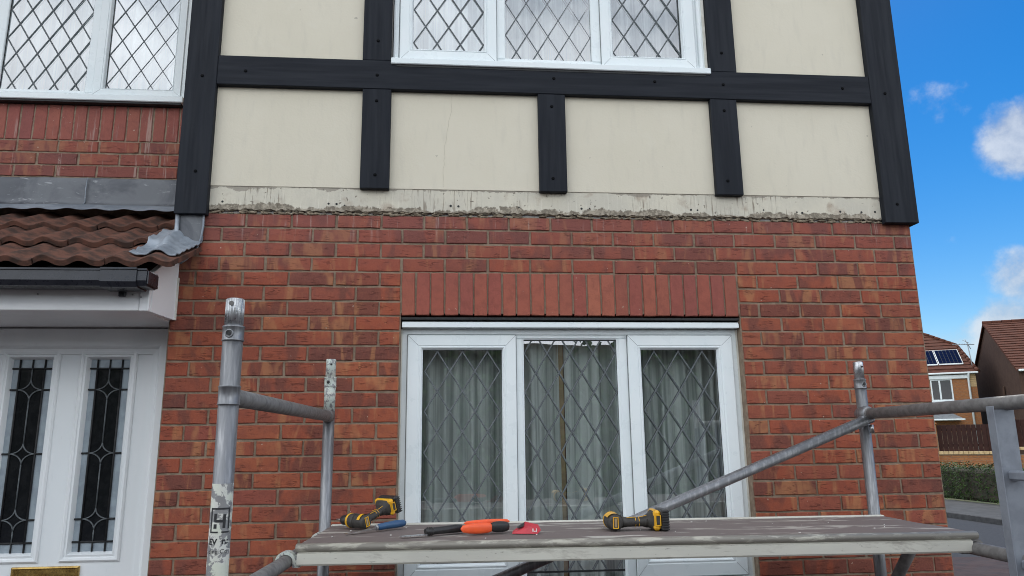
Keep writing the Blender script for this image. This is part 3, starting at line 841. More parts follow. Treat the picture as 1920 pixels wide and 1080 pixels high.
# ---- porch
porch = empty('porch', (0, 0, 0), parent=house)
SA = math.atan2(.465, .8); cs, sn = math.cos(SA), math.sin(SA)
E0 = (-.365, 2.318)                                  # eave nose (y, z)
def roofp(x, s_, h):                                 # s along slope, h normal offset
    return (x, E0[0] + s_ * cs - h * sn, E0[1] + s_ * sn + h * cs)
def wave(x):                                         # tile profile, period .15
    u = ((x + 1.87) / .15) % 1.0
    return .025 * (0.5 + .5 * math.cos(2 * math.pi * (u - .30))) ** 1.25
def tile_mesh(nw):
    W = .1475 * nw; n = 8 * nw; th = .024; Ln = .365
    mb = MB(); rows = [(0.0, 0.0), (.006, .004), (.18, .001), (Ln, -.004)]
    top = []; bot = []
    for (s_, dh) in rows:
        lift = .034 * (1 - s_ / Ln)
        for i in range(n + 1):
            x = -W + W * i / n
            hh = wave(-1.87 + x) + lift + (dh if s_ < .01 else 0)
            top.append((x, s_, hh)); bot.append((x, s_, hh - th))
    m_ = n + 1; F = []; T = len(top)
    for r_ in range(len(rows) - 1):
        for i in range(n):
            F.append([r_ * m_ + i, r_ * m_ + i + 1, (r_ + 1) * m_ + i + 1, (r_ + 1) * m_ + i])
            F.append([T + r_ * m_ + i, T + (r_ + 1) * m_ + i, T + (r_ + 1) * m_ + i + 1, T + r_ * m_ + i + 1])
    mb.add(top + bot, F, True)
    F2 = []
    for i in range(n): F2.append([i, T + i, T + i + 1, i + 1])
    for r_ in range(len(rows) - 1):
        a = r_ * m_; b = (r_ + 1) * m_
        F2.append([a, b, T + b, T + a]); F2.append([a + n, T + a + n, T + b + n, b + n])
    b0 = len(mb.v) - 2 * T
    for f in F2: mb.f.append([b0 + i for i in f]); mb.sm.append(False)
    return mb.mesh('roof_tile', 'tile')
t2, t1 = tile_mesh(2), tile_mesh(1)
for row, s0 in enumerate((0.0, .313, .626)):
    xr = -1.87
    for c_ in range(8):
        me = t2
        if row > 0 and c_ == 0: me = t1; xo = -2.02
        else: xo = -1.87 - .30 * c_
        link('roof_tile', me, porch, roofp(xo + rnd.uniform(-.002, .002), s0 + rnd.uniform(-.006, .006), rnd.uniform(0, .003)), (SA + rnd.uniform(-.006, .006), rnd.uniform(-.006, .006), rnd.uniform(-.006, .006)))
dk = MB()
dk.add([roofp(-4.2, .03, -.03), roofp(-2.03, .03, -.03), roofp(-2.03, .98, -.03), roofp(-4.2, .98, -.03)], [(0, 1, 2, 3)])
dk.build('underlay_light_block', 'gasket', porch)  # unseen black sheet added below the tiles to block light
# gutter with its stop end and bracket union
def gut(y0, y1, z0, z1, x0, x1):
    return MB().prism([(y0 + .012, z0), (y0, z0 + .022), (y0 + .002, z1 - .010), (y0 - .003, z1 - .008), (y0 - .003, z1), (y0 + .008, z1), (y0 + .010, z0 + .03), (y1 - .006, z0 + .02), (y1 - .004, z1), (y1, z1), (y1, z0 + .012), (y1 - .015, z0)], 0, x0, x1)
gut(-.455, -.335, 2.226, 2.300, -4.2, -1.955).build('gutter', 'gutter', porch)
gu = gut(-.461, -.331, 2.220, 2.303, -2.145, -1.995)
gu.box(-1.9545, -1.948, -.452, -.338, 2.232, 2.292, c=.004)
gu.build('gutter_union', 'gutter', porch)
bx(-2.115, -2.085, -.34, -.322, 2.20, 2.226, c=.004).build('gutter_bracket', 'gutter', porch)
# fascia, box end, soffit
bx(-4.2, -2.03, -.318, -.300, 2.141, 2.32, c=.003).build('fascia', 'soffit', porch)
bx(-2.029, -1.988, -.322, -.296, 2.1385, 2.318, c=.003).build('fascia_corner', 'soffit', porch)
be = MB().prism([(-.2955, 2.140), (-.002, 2.150), (-.002, 2.50), (-.2955, 2.32)], 0, -2.012, -1.986)
be.build('box_end', 'soffit', porch)
bx(-4.2, -2.0125, -.2995, .255, 2.142, 2.156).build('soffit_board', 'soffit', porch)
bx(-1.989, -1.979, -.012, -.0015, 2.15, 2.36).build('sealant_bead', 'upvc_old', porch)
nail = MB().sweep([(0, .002, 0), (0, -.002, 0)], .0035, 8).mesh('nail_head', 'galv')
for x_, z_ in ((-2.46, 2.212), (-2.06, 2.212), (-2.022, 2.20)):
    link('nail_head', nail, porch, (x_, -.322, z_))
# lead: apron against the recessed wall
def apron(u, v):
    x = -4.2 + u * (4.2 - 2.024)
    k = math.sin(x * 23) * .0015 + math.sin(x * 7.1 + 2) * .002
    P = [(.4985, 3.050), (.490, 3.046), (.4865, 3.02), (.4855, 2.90), (.474, 2.885), (.42, 2.858), (.345, 2.812)]
    i = min(int(v * 6), 5); f = v * 6 - i
    y = P[i][0] + (P[i + 1][0] - P[i][0]) * f; z = P[i][1] + (P[i + 1][1] - P[i][1]) * f
    if v > .75: z += wave(x) * .35 * (v - .75) / .25
    return (x, y + k, z + k)
a_ = MB()
a_.grid(lambda u, v: apron(u, v * .70), 90, 24)
a_.build('wall_flashing', 'lead', porch)
a_ = MB(); a_.grid(lambda u, v: apron(u, .70 + v * .30), 120, 10)
a_.build('flashing_apron', 'lead_light', porch)
sm_ = MB().sweep([(-2.70, .480, 3.045), (-2.703, .4795, 2.97), (-2.699, .480, 2.90), (-2.702, .468, 2.885)], .0035, 6)
sm_.build('flashing_seam', 'lead_light', porch)
# lead saddle where the porch roof dies into the corner of the front wall
ls = MB()
edge_r = [(2.690, -1.882), (2.62, -1.880), (2.56, -1.886), (2.51, -1.902), (2.475, -1.925), (2.45, -1.95), (2.43, -1.975)]
def upst(u, v):
    i = min(int(v * 6), 5); f = v * 6 - i
    z = edge_r[i][0] + (edge_r[i + 1][0] - edge_r[i][0]) * f
    xr = edge_r[i][1] + (edge_r[i + 1][1] - edge_r[i][1]) * f
    xl = -2.020
    x = xl + (xr - xl) * u
    return (x, -.016 - .006 * math.sin(u * 3.1) - .02 * max(0, v - .6) * (1 - u), z)
ls.grid(upst, 10, 18)
ls.build('lead_upstand', 'lead', porch)
MB().sweep([(x, -.021, z) for z, x in edge_r], .0055, 8).build('lead_rolled_edge', 'lead_light', porch)
MB().sweep([(-2.006, -.022, 2.684), (-2.004, -.026, 2.60), (-2.004, -.03, 2.545), (-2.012, -.045, 2.515), (-2.03, -.07, 2.495)], [.010, .011, .011, .010, .006], 10).build('lead_fold', 'lead_light', porch)
def sad(u, v):
    s_ = .095 + v * (.47 - .095)
    xl = -2.098 + .020 * v + .003 * math.sin(v * 17)
    xr = -1.880 - .02 * (1 - v)
    x = xl + (xr - xl) * u
    k1 = .034 * (1 - s_ / .365)
    k2 = .040 * min(1, max(0, (s_ - .24) / .06)) * min(1, max(0, (-1.965 - x) / .04))
    h = wave(x) + max(k1, 0) + k2 + .016 + .0018 * math.sin(x * 60 + v * 5) + .0016 * math.sin(x * 131 - v * 23) + .003 * math.sin(v * 41 + x * 40) + .012 * max(0, v - .6)
    p = roofp(x, s_, h)
    return (p[0], min(p[1], -.012) if x > -2.02 else p[1], p[2])
sd = MB(); sd.grid(sad, 48, 26); sdo = sd.build('lead_saddle', 'lead_light', porch)
mdf = sdo.modifiers.new('t', 'SOLIDIFY'); mdf.thickness = .005

# ---- front door
door = empty('door', (0, 0, 0), parent=house)
DY = .20
MB().ring(-3.20, -2.02, -.05, 2.135, [(0, .26), (0, DY - .03), (.085, DY - .03), (.092, DY - .024), (.100, DY - .012), (.126, DY - .010), (.126, .26)]).build('door_frame', 'door', door)
dl = MB(); zs0, zs1 = 1.030, 2.020
ap = [(-2.855, -2.600), (-2.485, -2.230)]
dl.box(-3.074, ap[0][0], DY, DY + .04, 0, 2.012); dl.box(ap[0][1], ap[1][0], DY, DY + .04, 0, 2.012); dl.box(ap[1][1], -2.146, DY, DY + .04, 0, 2.012)
for a0, a1 in ap: dl.box(a0, a1, DY, DY + .04, 0, zs0); dl.box(a0, a1, DY, DY + .04, 1.9, 2.012) if False else None
dl.box(-3.074, -2.146, DY + .001, DY + .04, 2.0125, 2.03)
dl.build('door_leaf', 'door', door)
for a0, a1 in ap:
    mo = MB().ring(a0 - .012, a1 + .012, zs0 - .012, 2.030, [(0, DY + .004), (.002, DY - .006), (.010, DY - .012), (.020, DY - .010), (.024, DY - .005), (.034, DY - .008), (.040, DY + .002), (.046, DY + .016), (.046, DY + .03)])
    mo.build('glazing_moulding', 'door', door)
    gx0, gx1, gz0, gz1 = a0 + .034, a1 - .034, zs0 + .034, 1.984
    gy = DY + .016
    bw, bh = .034, .045
    bx(gx0 + bw, gx1 - bw, gy, gy + .01, gz0 + bh, gz1 - bh).build('centre_glass', 'door_glass', door)
    bo = MB()
    bo.box(gx0 - .01, gx0 + bw - .0005, gy + .001, gy + .01, gz0 - .01, gz1 + .01); bo.box(gx1 - bw + .0005, gx1 + .01, gy + .001, gy + .01, gz0 - .01, gz1 + .01)
    bo.box(gx0 + bw, gx1 - bw, gy + .001, gy + .01, gz1 - bh + .0005, gz1 + .01); bo.box(gx0 + bw, gx1 - bw, gy + .001, gy + .01, gz0 - .01, gz0 + bh - .0005)
    bo.build('border_glass', 'door_border', door)
    ld = MB(); ly = gy - .003; cxm = (gx0 + gx1) / 2
    def bar(xa, za, xb, zb, r=.0042): ld.sweep([(xa, ly, za), (xb, ly, zb)], r, 6)
    for xx in (gx0 + bw, gx1 - bw): bar(xx, gz0, xx, gz1, .005)
    for zz__ in (gz0 + bh, gz1 - bh): bar(gx0, zz__, gx1, zz__, .005)
    for zz__ in (gz0, gz1):
        s_ = 1 if zz__ == gz0 else -1
        bar(cxm, zz__, cxm, zz__ + s_ * bh)
    H_ = gz1 - gz0
    cz = [gz1 - .150, gz1 - .150 - (H_ - .30) / 2, gz0 + .150]
    hw, hh = (gx1 - gx0) / 2 - bw, .050
    prev = gz1 - bh
    ld2 = MB()
    for z_ in cz:
        for sx_ in (-1, 1):
            bar(cxm + sx_ * hw, z_, cxm + sx_ * (hw + bw), z_, .005)
            for sz_ in (-1, 1):
                pts = []
                for q in range(7):
                    a = math.pi / 2 * q / 6
                    pts.append((cxm + sx_ * hw * (1 - math.sin(a)), ly, z_ + sz_ * hh * (1 - math.cos(a))))
                ld2.sweep(pts, .0035, 6)
        ld2.sweep([(cxm, ly, prev), (cxm, ly, z_ + hh)], .0035, 6); prev = z_ - hh
    ld2.sweep([(cxm, ly, prev), (cxm, ly, gz0 + bh)], .0035, 6)
    ld.build('border_leading', 'gasket', door)
    ld2.build('motif_leading', 'lead_came', door)
lp = MB().ring(-2.702, -2.396, .925, 1.003, [(0, DY), (.001, DY - .010), (.007, DY - .013), (.012, DY - .009), (.016, DY - .009)])
lp.box(-2.688, -2.410, DY - .009, DY - .002, .939, .989, c=.003)
lp.build('letter_plate', 'brass', door)

# ------------------------------------------------------------------ curtains (inside, hung)
def curtain(name, x0, x1, z0, z1, y, mat, label, cat, seed, amp=.030, fold=.15):
    rr = random.Random(seed); ks = [(rr.uniform(.6, 1.7) / fold, rr.uniform(0, 6.3), rr.uniform(.3, 1)) for _ in range(5)]
    def fn(u, v):
        x = x0 + (x1 - x0) * u
        s_ = sum(a * math.sin(2 * math.pi * x * k + p + .25 * math.sin(v * 3 + p)) for k, p, a in ks) / 2.2
        s_ = math.copysign(abs(s_) ** .7, s_)
        return (x, y + amp * s_ * (.55 + .45 * (1 - v)), z0 + (z1 - z0) * v)
    mb = MB(); mb.grid(fn, max(30, int((x1 - x0) / .006)), 10)
    return tag(mb.build(name, mat), label, cat)
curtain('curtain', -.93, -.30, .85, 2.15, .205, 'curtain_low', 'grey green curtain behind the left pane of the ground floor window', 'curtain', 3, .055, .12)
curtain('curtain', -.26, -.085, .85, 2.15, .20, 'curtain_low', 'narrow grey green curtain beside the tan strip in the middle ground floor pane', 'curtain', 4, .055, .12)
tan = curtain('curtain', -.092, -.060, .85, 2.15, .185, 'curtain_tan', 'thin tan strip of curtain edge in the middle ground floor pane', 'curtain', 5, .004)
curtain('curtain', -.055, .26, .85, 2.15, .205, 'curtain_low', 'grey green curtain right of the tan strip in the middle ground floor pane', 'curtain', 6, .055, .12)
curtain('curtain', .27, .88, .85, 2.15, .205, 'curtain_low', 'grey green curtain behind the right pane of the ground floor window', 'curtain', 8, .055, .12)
curtain('net_curtain', -.96, .74, 3.54, 4.70, .14, 'curtain_up', 'white net curtain behind the upper window over the timber rail', 'curtain', 11, .034, .11)
curtain('net_curtain', -3.40, -2.22, 3.55, 4.72, .62, 'curtain_up', 'white pleated curtain behind the upper window above the porch roof', 'curtain', 12, .034, .10)

# ------------------------------------------------------------------ scaffold tower
SO, SRZ = (-1.20, -.21, 0), R(-2.1)
LEN, FRW = 2.487, -1.395
sc = tag(empty('scaffold_tower', SO, SRZ), 'aluminium scaffold tower with tubular end frames and a ladder in front of the brick wall', 'scaffold')
def tube(name, a, b, r=.0254, m='alu', n=20):
    return MB().sweep([a, b], r, n).build(name, m, sc)
def collar(parent, x, y, z0, z1, r, m, hole_at=None):
    o = MB().sweep([(x, y, z0), (x, y, z0 + .003), (x, y, z0 + .005), (x, y, z1 - .005), (x, y, z1 - .003), (x, y, z1)], [r + .0015, r + .0035, r + .0015, r + .0015, r + .0035, r + .0015], 22).build('collar', m, parent)
    if hole_at:
        hx, hz = hole_at
        MB().sweep([(hx, y - r - .0035, hz), (hx, y - r - .0005, hz)], [.006, .006], 12).build('lock_hole', 'gasket', o)
        MB().sweep([(hx + .0098 * math.cos(q * .5236), y - r - .002, hz + .0098 * math.sin(q * .5236)) for q in range(13)], .0022, 6, caps=False).build('hole_rim', m, o)
    return o
RN = .0265
# near left upright with spigot, collars and label
u_ = tube('upright', (0, FRW, .10), (0, FRW, 1.848), RN)
spg = MB().sweep([(0, FRW, 1.84), (0, FRW, 1.938), (0, FRW, 1.944)], [.0235, .0235, .0215], 22)
for k in range(22):
    a = k * 2 * math.pi / 22
    spg.sweep([(.0235 * math.cos(a), FRW + .0235 * math.sin(a), 1.872), (.0235 * math.cos(a), FRW + .0235 * math.sin(a), 1.942)], .0013, 5)
spg = spg.build('spigot', 'alu_bright', sc)
MB().sweep([(-.002, FRW - .0262, 1.928), (-.002, FRW - .022, 1.928)], .0065, 12).build('spigot_pin', 'alu_dull', spg)
collar(u_, 0, FRW, 1.826, 1.868, RN, 'alu', (-.002, 1.845))
collar(u_, 0, FRW, 1.654, 1.706, RN, 'alu')
# rear uprights
for x_, m_ in ((0, 'worn_white'), (LEN, 'alu')):
    zt = 1.935 if x_ == 0 else 1.908
    MB().sweep([(x_, 0, zt - .10), (x_, 0, zt - .004), (x_, 0, zt)], [.0228, .0228, .021], 18).build('spigot', 'worn_white' if x_ == 0 else 'alu_bright', sc)
    zj = zt - .090
    if x_ == 0:
        uu = tube('upright', (x_, 0, 1.70), (x_, 0, zj), .0254, 'worn_white')
        tube('upright', (x_, 0, .1), (x_, 0, 1.6995), .0256, 'alu')
    else:
        uu = tube('upright', (x_, 0, .1), (x_, 0, zj), .0254, 'alu')
    collar(uu, x_, 0, zj - .038, zj + .008, .0254, m_, (x_ + (-.004 if x_ == 0 else .006), zj - .018))
    MB().sweep([(x_ + .006, -.0262, zt - .025), (x_ + .006, -.020, zt - .025)], .0045, 10).build('lock_hole', 'gasket', uu)
# near right upright (outside the frame)
tube('upright', (LEN, FRW, .1), (LEN, FRW, 1.84), RN)
# end-frame rungs
for x_, zs in ((0, (1.677, 1.150, .64)), (LEN, (1.662, 1.150, .64))):
    for z_ in zs:
        o = tube('rung', (x_, FRW + .018, z_), (x_, -.012, z_), .0245 if z_ > 1.2 else .0235, 'alu_dull')
        o2 = MB().sweep([(x_, -.07, z_), (x_, -.066, z_), (x_, -.02, z_)], [.0255, .0275, .030], 18).build('weld_socket', 'alu_dull', o)
# casting where rung, brace and upright meet on the right
MB().sweep([(LEN, -.06, 1.662), (LEN, -.035, 1.664), (LEN, .0, 1.664), (LEN, .028, 1.662)], [.028, .035, .037, .030], 20).build('rung_casting', 'alu', sc)
# braces
br_a, br_b = (LEN - .02, -.048, 1.632), (.06, -.048, .70)
bo_ = tube('diagonal_brace', br_a, br_b, .0238, 'alu')
MB().obox((LEN - .012, -.044, 1.636), (1, 0, .36), (0, 1, 0), (-.36, 0, 1), .030, .022, .022, .008).build('brace_hook', 'alu', bo_)
MB().sweep([(LEN + .012, -.036, 1.612), (LEN + .014, -.036, 1.575)], .010, 10).build('brace_trigger', 'steel', bo_)
tube('diagonal_brace', (LEN + .035, -.30, 1.18), (LEN - .03, -.02, .80), .0238, 'alu_dull')
# built-in ladder
st = MB(); YS = -.935
st.prism([(LEN - .046, YS + .015), (LEN - .046, YS - .015), (LEN + .022, YS - .018), (LEN + .022, YS + .015)], 2, .15, 1.640)
sto = st.build('ladder_stile', 'ladder', sc)
bx(LEN - .050, LEN - .0463, YS - .019, YS + .02, .15, 1.652, c=.0015).build('stile_flange', 'ladder', sto)
bx(LEN - .046, LEN + .026, -1.345, -1.315, .15, 1.640, c=.003).build('ladder_stile', 'ladder', sc)
for z_ in (.295, .575, .855, 1.135, 1.420):
    bx(LEN - .032, LEN + .008, -1.3145, YS - .0155, z_ - .016, z_ + .016, c=.006).build('ladder_rung', 'ladder', sc)

# worn label on the near upright, wrapped round the tube
def wrap(x, z, rr_):      # x: arc length from the point facing the camera
    a = -math.pi / 2 + R(16) + x / RN
    return (rr_ * math.cos(a), FRW + rr_ * math.sin(a), z)
lab = MB()
def patch(x0, x1, z0, z1, off, n=18):
    lab.grid(lambda u, v: wrap(x0 + (x1 - x0) * u, z0 + (z1 - z0) * v, RN + off), n, 10)
patch(-.060, .060, 1.205, 1.452, .0005, 30)
lbo = lab.build('worn_label', 'sticker', u_)
def wrapped_quads(name, quads, m, off=.0011):
    mb = MB()
    for x0, x1, z0, z1 in quads: mb.grid(lambda u, v: wrap(x0 + (x1 - x0) * u, z0 + (z1 - z0) * v, RN + off), 8, 1)
    return mb.build(name, m, u_)
W0, W1, Z0, Z1 = -.026, .024, 1.330, 1.392
wrapped_quads('logo', [(W0, W1, Z1 - .0045, Z1), (W0, -.004, Z0, Z0 + .004), (.004, W1, Z0, Z0 + .004), (W0, W0 + .0045, Z0, Z1), (W1 - .0045, W1, Z0 + .01, Z1),
                       (-.016, -.009, Z0 + .028, Z1 - .014), (.006, .013, Z0 + .012, Z1 - .016), (-.012, .012, Z0 + .026, Z0 + .033), (-.016, -.008, Z0 + .011, Z0 + .022)], 'print_black')
def wrapped_text(txt, size, x0, z0, name, bold=.0):
    cu = bpy.data.curves.new('t', 'FONT'); cu.body = txt; cu.size = size; cu.offset = bold; cu.resolution_u = 3
    ob = bpy.data.objects.new('t', cu); col.objects.link(ob)
    dg = bpy.context.evaluated_depsgraph_get(); dg.update()
    me = bpy.data.meshes.new_from_object(ob.evaluated_get(dg))
    bpy.data.objects.remove(ob)
    for v in me.vertices: v.co = Vector(wrap(v.co.x + x0, v.co.y + z0, RN + .0012))
    me.materials.clear(); me.materials.append(MAT['print_black'])
    return link(name, me, u_)
wrapped_text('EV', .020, -.027, 1.302, 'label_lettering', .0008)
wrapped_text('r.:', .020, .006, 1.304, 'label_lettering', .0010)
wrapped_text('ding Co', .0155, -.027, 1.280, 'label_lettering')

# ------------------------------------------------------------------ platform
pf = tag(empty('scaffold_platform', SO, SRZ), 'paint-splashed plywood scaffold platform with cream metal side rails, holding the tools', 'platform')
PX0, PX1, PY0, PY1, PZ = .040, 2.492, -.70, -.05, 1.210
def deckz(x, y): return PZ - .003 + .0012 * math.sin(x * 5 + y * 9)
dm = MB(); dm.grid(lambda u, v: ((PX0 + .004) + (PX1 - PX0 - .008) * u, PY0 + .030 + (PY1 - PY0 - .06) * v, deckz(u * 2.4, v)), 60, 16)
dm.box(PX0 + .004, PX1 - .004, PY0 + .03, PY1 - .03, PZ - .018, PZ - .0065)
dm.build('deck_board', 'deck', pf)
lip_prof = [(PY0 + .034, PZ - .006), (PY0 + .030, PZ + .0005), (PY0 + .012, PZ + .001), (PY0 + .003, PZ - .003), (PY0 - .001, PZ - .011), (PY0 + .001, PZ - .020), (PY0 + .008, PZ - .026), (PY0 + .030, PZ - .026)]
lipo = MB().prism(lip_prof, 0, PX0 - .004, PX1 + .004); lipo.sm = [i > 1 for i in range(len(lipo.sm))]
lipo.build('edge_lip', 'lip', pf)
ch = MB().prism([(PY0 + .010, PZ - .030), (PY0 + .003, PZ - .032), (PY0 + .002, PZ - .066), (PY0 + .006, PZ - .072), (PY0 + .032, PZ - .072), (PY0 + .032, PZ - .0265), (PY0 + .012, PZ - .0265)], 0, PX0 + .002, PX1 - .020)
ch.build('side_rail', 'rail', pf)
bx(PX0, PX1, PY1 - .0295, PY1, PZ - .072, PZ + .003, c=.004).build('side_rail', 'rail', pf)
for x_ in (PX0 - .002, PX1 - .022): bx(x_, x_ + .024, PY0 + .033, PY1 - .031, PZ - .060, PZ - .019, c=.003).build('end_beam', 'alu_dull', pf)
def hook(x, y, s_):
    mb = MB()
    pts = [(x - s_ * .042 + .0, PZ - .045), (x - s_ * .040, PZ - .020), (x - s_ * .020, PZ - .012), (x, PZ - .008)]
    prof = []
    n = 12
    for k in range(n + 1):
        a = math.pi * k / n
        prof.append((.036 * math.cos(a), .036 * math.sin(a)))
    inner = [(.0255 * math.cos(math.pi * k / n), .0255 * math.sin(math.pi * k / n)) for k in range(n + 1)][::-1]
    poly = prof + [(-.036, -.014), (-.0255, -.014)] + inner + [(.0255, -.018), (.05, -.018), (.05, .020), (.034, .022)]
    xr_ = 0 if s_ > 0 else LEN
    mb.prism([(xr_ + s_ * p, 1.150 + q) for p, q in poly], 1, y - .022, y + .022)
    o = mb.build('hook', 'worn_white' if s_ > 0 else 'alu_dull', pf)
    return o
for y_ in (PY0 + .035, PY1 - .05):
    hook(0, y_, 1); hook(0, y_, -1)
# paint crumbs on the deck
cr = MB()
for i in range(34):
    x = rnd.uniform(PX0 + .05, PX1 - .05); y = rnd.uniform(PY0 + .02, PY1 - .05); s_ = rnd.uniform(.001, .0032)
    cr.obox((x, y, PZ + s_ * .4), (1, rnd.uniform(-1, 1), .2), (rnd.uniform(-.5, .5), 1, 0), (0, .2, 1), s_, s_ * .7, s_ * .5)
tag(cr.build('paint_crumbs', 'print_white'), 'white flakes of scraped paint scattered over the scaffold platform', 'paint flakes', kind='stuff')
bpy.data.objects['paint_crumbs'].location = SO; bpy.data.objects['paint_crumbs'].rotation_euler = (0, 0, SRZ)

def on_deck(x, y, dz=0.0):
    c_, s_ = math.cos(SRZ), math.sin(SRZ)
    return (SO[0] + x * c_ - y * s_, SO[1] + x * s_ + y * c_, PZ + dz)

# ------------------------------------------------------------------ cordless drill, lying on its side
def drill(loc, rz, rx, ry, label, ribs_black, shell_len=.075):
    d = tag(empty('cordless_drill', loc, rz, rx, ry), label, 'drill', 'cordless drills on the scaffold platform')
    rb = .031
    # motor along +y, handle along +x, resting on z = 0
    MB().sweep([(0, -.012, rb), (0, -.010, rb), (0, -.004, rb), (0, .02, rb), (0, .055, rb), (0, .062, rb)], [.020, .026, .030, .0315, .0315, .029], 26).build('motor_housing', 'tool_dark', d)
    fh = MB().sweep([(0, .0585, rb), (0, .064, rb), (0, .095, rb), (0, .112, rb), (0, .120, rb)], [.0318, .0330, .0315, .027, .023], 26).build('gear_housing', 'tool_dark', d)
    MB().sweep([(0, .093, rb), (0, .095, rb), (0, .107, rb), (0, .109, rb)], [.030, .0335, .0315, .027], 26).build('gear_ring', 'tool_yellow', fh)
    ck = MB().sweep([(0, .118, rb), (0, .124, rb), (0, .150, rb), (0, .162, rb), (0, .170, rb)], [.020, .0225, .0225, .017, .009], 20).build('chuck', 'tool_black', d)
    MB().sweep([(0, .168, rb), (0, .205, rb)], .0033, 8).build('drill_bit', 'steel', ck)
    # yellow shell seen over the motor
    sh = MB()
    def shell(u, v):
        a = R(35) + R(110) * u
        rr_ = .0335
        return (rr_ * math.cos(a) - .002, .004 + shell_len * v, rb + rr_ * math.sin(a))
    sh.grid(shell, 12, 3)
    sh.build('top_shell', 'tool_yellow', d)
    # vents on the rear cap sides and the brand plate
    bp_ = MB().ring(-.0105, .0105, rb - .0215, rb + .0215, [(0, -.0115), (0, -.0142), (.0030, -.0142), (.0030, -.0118)])
    bp_.build('name_plate', 'tool_yellow', d)
    MB().box(-.0045, .0045, -.0138, -.0118, rb - .0165, rb + .0165, c=.001).build('plate_print', 'curtain_tan', d)
    vt = MB()
    for sx_ in (-1, 1):
        for k in range(3):
            zz_ = rb + (k - 1) * .009
            vt.box(sx_ * .0165, sx_ * .0205, -.0105, -.0085, zz_ - .0032, zz_ + .0032)
    vt.build('vent_slot', 'tool_yellow', d)
    # handle: tapered oval sweep
    hp = [(.022, .028, .030), (.05, .030, .029), (.085, .034, .029), (.112, .036, .030), (.128, .037, .031)]
    MB().sweep(hp, [.026, .0195, .0185, .020, .027], 20, ell=(1.15, .92)).build('handle', 'tool_dark', d)
    tr_ = MB().sweep([(.045, .062, .030), (.06, .064, .030), (.075, .058, .030)], [.008, .009, .008], 10); tr_.build('trigger', 'tool_black', d)
    ln_ = MB()
    for xq in (.083, .097):
        pts = []
        for q in range(9):
            a = R(-20) + R(220) * q / 8
            pts.append((xq, .035 - .0222 * math.sin(a) * 1.0, .0295 + .0185 * math.cos(a)))
        ln_.sweep(pts, .0013, 6)
    ln_.sweep([(.048, .018, .0475), (.083, .020, .0482)], .0013, 6)
    ln_.sweep([(.097, .020, .0482), (.125, .014, .055)], .0013, 6)
    ln_.build('grip_piping', 'tool_yellow', d)
    # foot flares from the grip to the battery shoe
    ft = MB()
    def fo(u, v):
        a = 2 * math.pi * u; k = v ** 1.6
        wy = .024 + (.052 - .024) * k; wz = .020 + (.036 - .020) * k
        ca, sa = math.cos(a), math.sin(a)
        ca = math.copysign(abs(ca) ** (1 - .45 * v), ca); sa = math.copysign(abs(sa) ** (1 - .45 * v), sa)
        return (.116 + .034 * v, .034 + .010 * v + wy * ca, .030 + .006 * v + wz * sa)
    ft.grid(fo, 28, 6); ft.build('foot', 'tool_dark', d)
    bt = MB(); bt.box(.148, .176, -.012, .100, .000, .074, c=.008); shoe = bt.build('battery_shoe', 'tool_yellow', d)
    bx(.1765, .208, -.016, .104, -.002, .077, c=.006).build('battery_pack', 'tool_black', d)
    rbz = MB()
    for k in range(8):
        z_ = .004 + k * .0095
        rbz.box(.180, .2075, -.0195, -.0162, z_ - .0025, z_ + .0025, c=.001)
    rbz.build('battery_rib', 'tool_black' if ribs_black else 'tool_dark', d)
    lt = MB().box(.157, .172, -.0165, -.0125, .022, .054, c=.002); lt.build('battery_latch', 'tool_dark', d)
    lr = MB().ring(.154, .175, .018, .058, [(0, -.0125), (0, -.0172), (.003, -.0172), (.003, -.0125)]); lr.build('latch_rim', 'tool_yellow', d)
    return d
drill(on_deck(1.202, -.475, .0008), R(-3), 0, 0, 'black and yellow cordless drill at the right, its battery towards the diagonal brace', True)
d1_ = drill(on_deck(.222, -.275, .006), R(46), R(0), R(-17), 'black and yellow cordless drill at the left end, its battery raised', False, .018)
d1_.scale = (.90, .90, .90)

# ------------------------------------------------------------------ hand tools
ch_ = tag(empty('chisel', on_deck(.262, -.335, .0), R(36)), 'blue-handled chisel with a dark steel blade in front of the left drill', 'chisel')
MB().sweep([(.012, 0, .014), (.018, 0, .015), (.05, 0, .018), (.10, 0, .021), (.132, 0, .022), (.142, 0, .022)], [.010, .0125, .0135, .0155, .014, .009], 18).build('handle', 'tool_blue', ch_)
MB().sweep([(.004, 0, .013), (.012, 0, .014)], [.0105, .0115], 16).build('ferrule', 'alu_bright', ch_)
bl = MB(); bl.prism([(-.125, -.009), (-.02, -.008), (.006, -.004), (.006, .004), (-.02, .008), (-.125, .009)], 2, .0, .0)
bl = MB().add([(-.13, -.010, .0006), (-.13, .010, .0006), (-.02, .009, .009), (-.02, -.009, .009), (.008, .005, .011), (.008, -.005, .011),
               (-.13, -.010, .0016), (-.13, .010, .0016), (-.02, .009, .013), (-.02, -.009, .013), (.008, .005, .017), (.008, -.005, .017)],
              [(0, 1, 2, 3), (3, 2, 4, 5), (6, 9, 8, 7), (9, 11, 10, 8), (0, 6, 7, 1), (0, 3, 9, 6), (3, 5, 11, 9), (1, 7, 8, 2), (2, 8, 10, 4), (5, 4, 10, 11)])
bl.build('blade', 'steel', ch_)

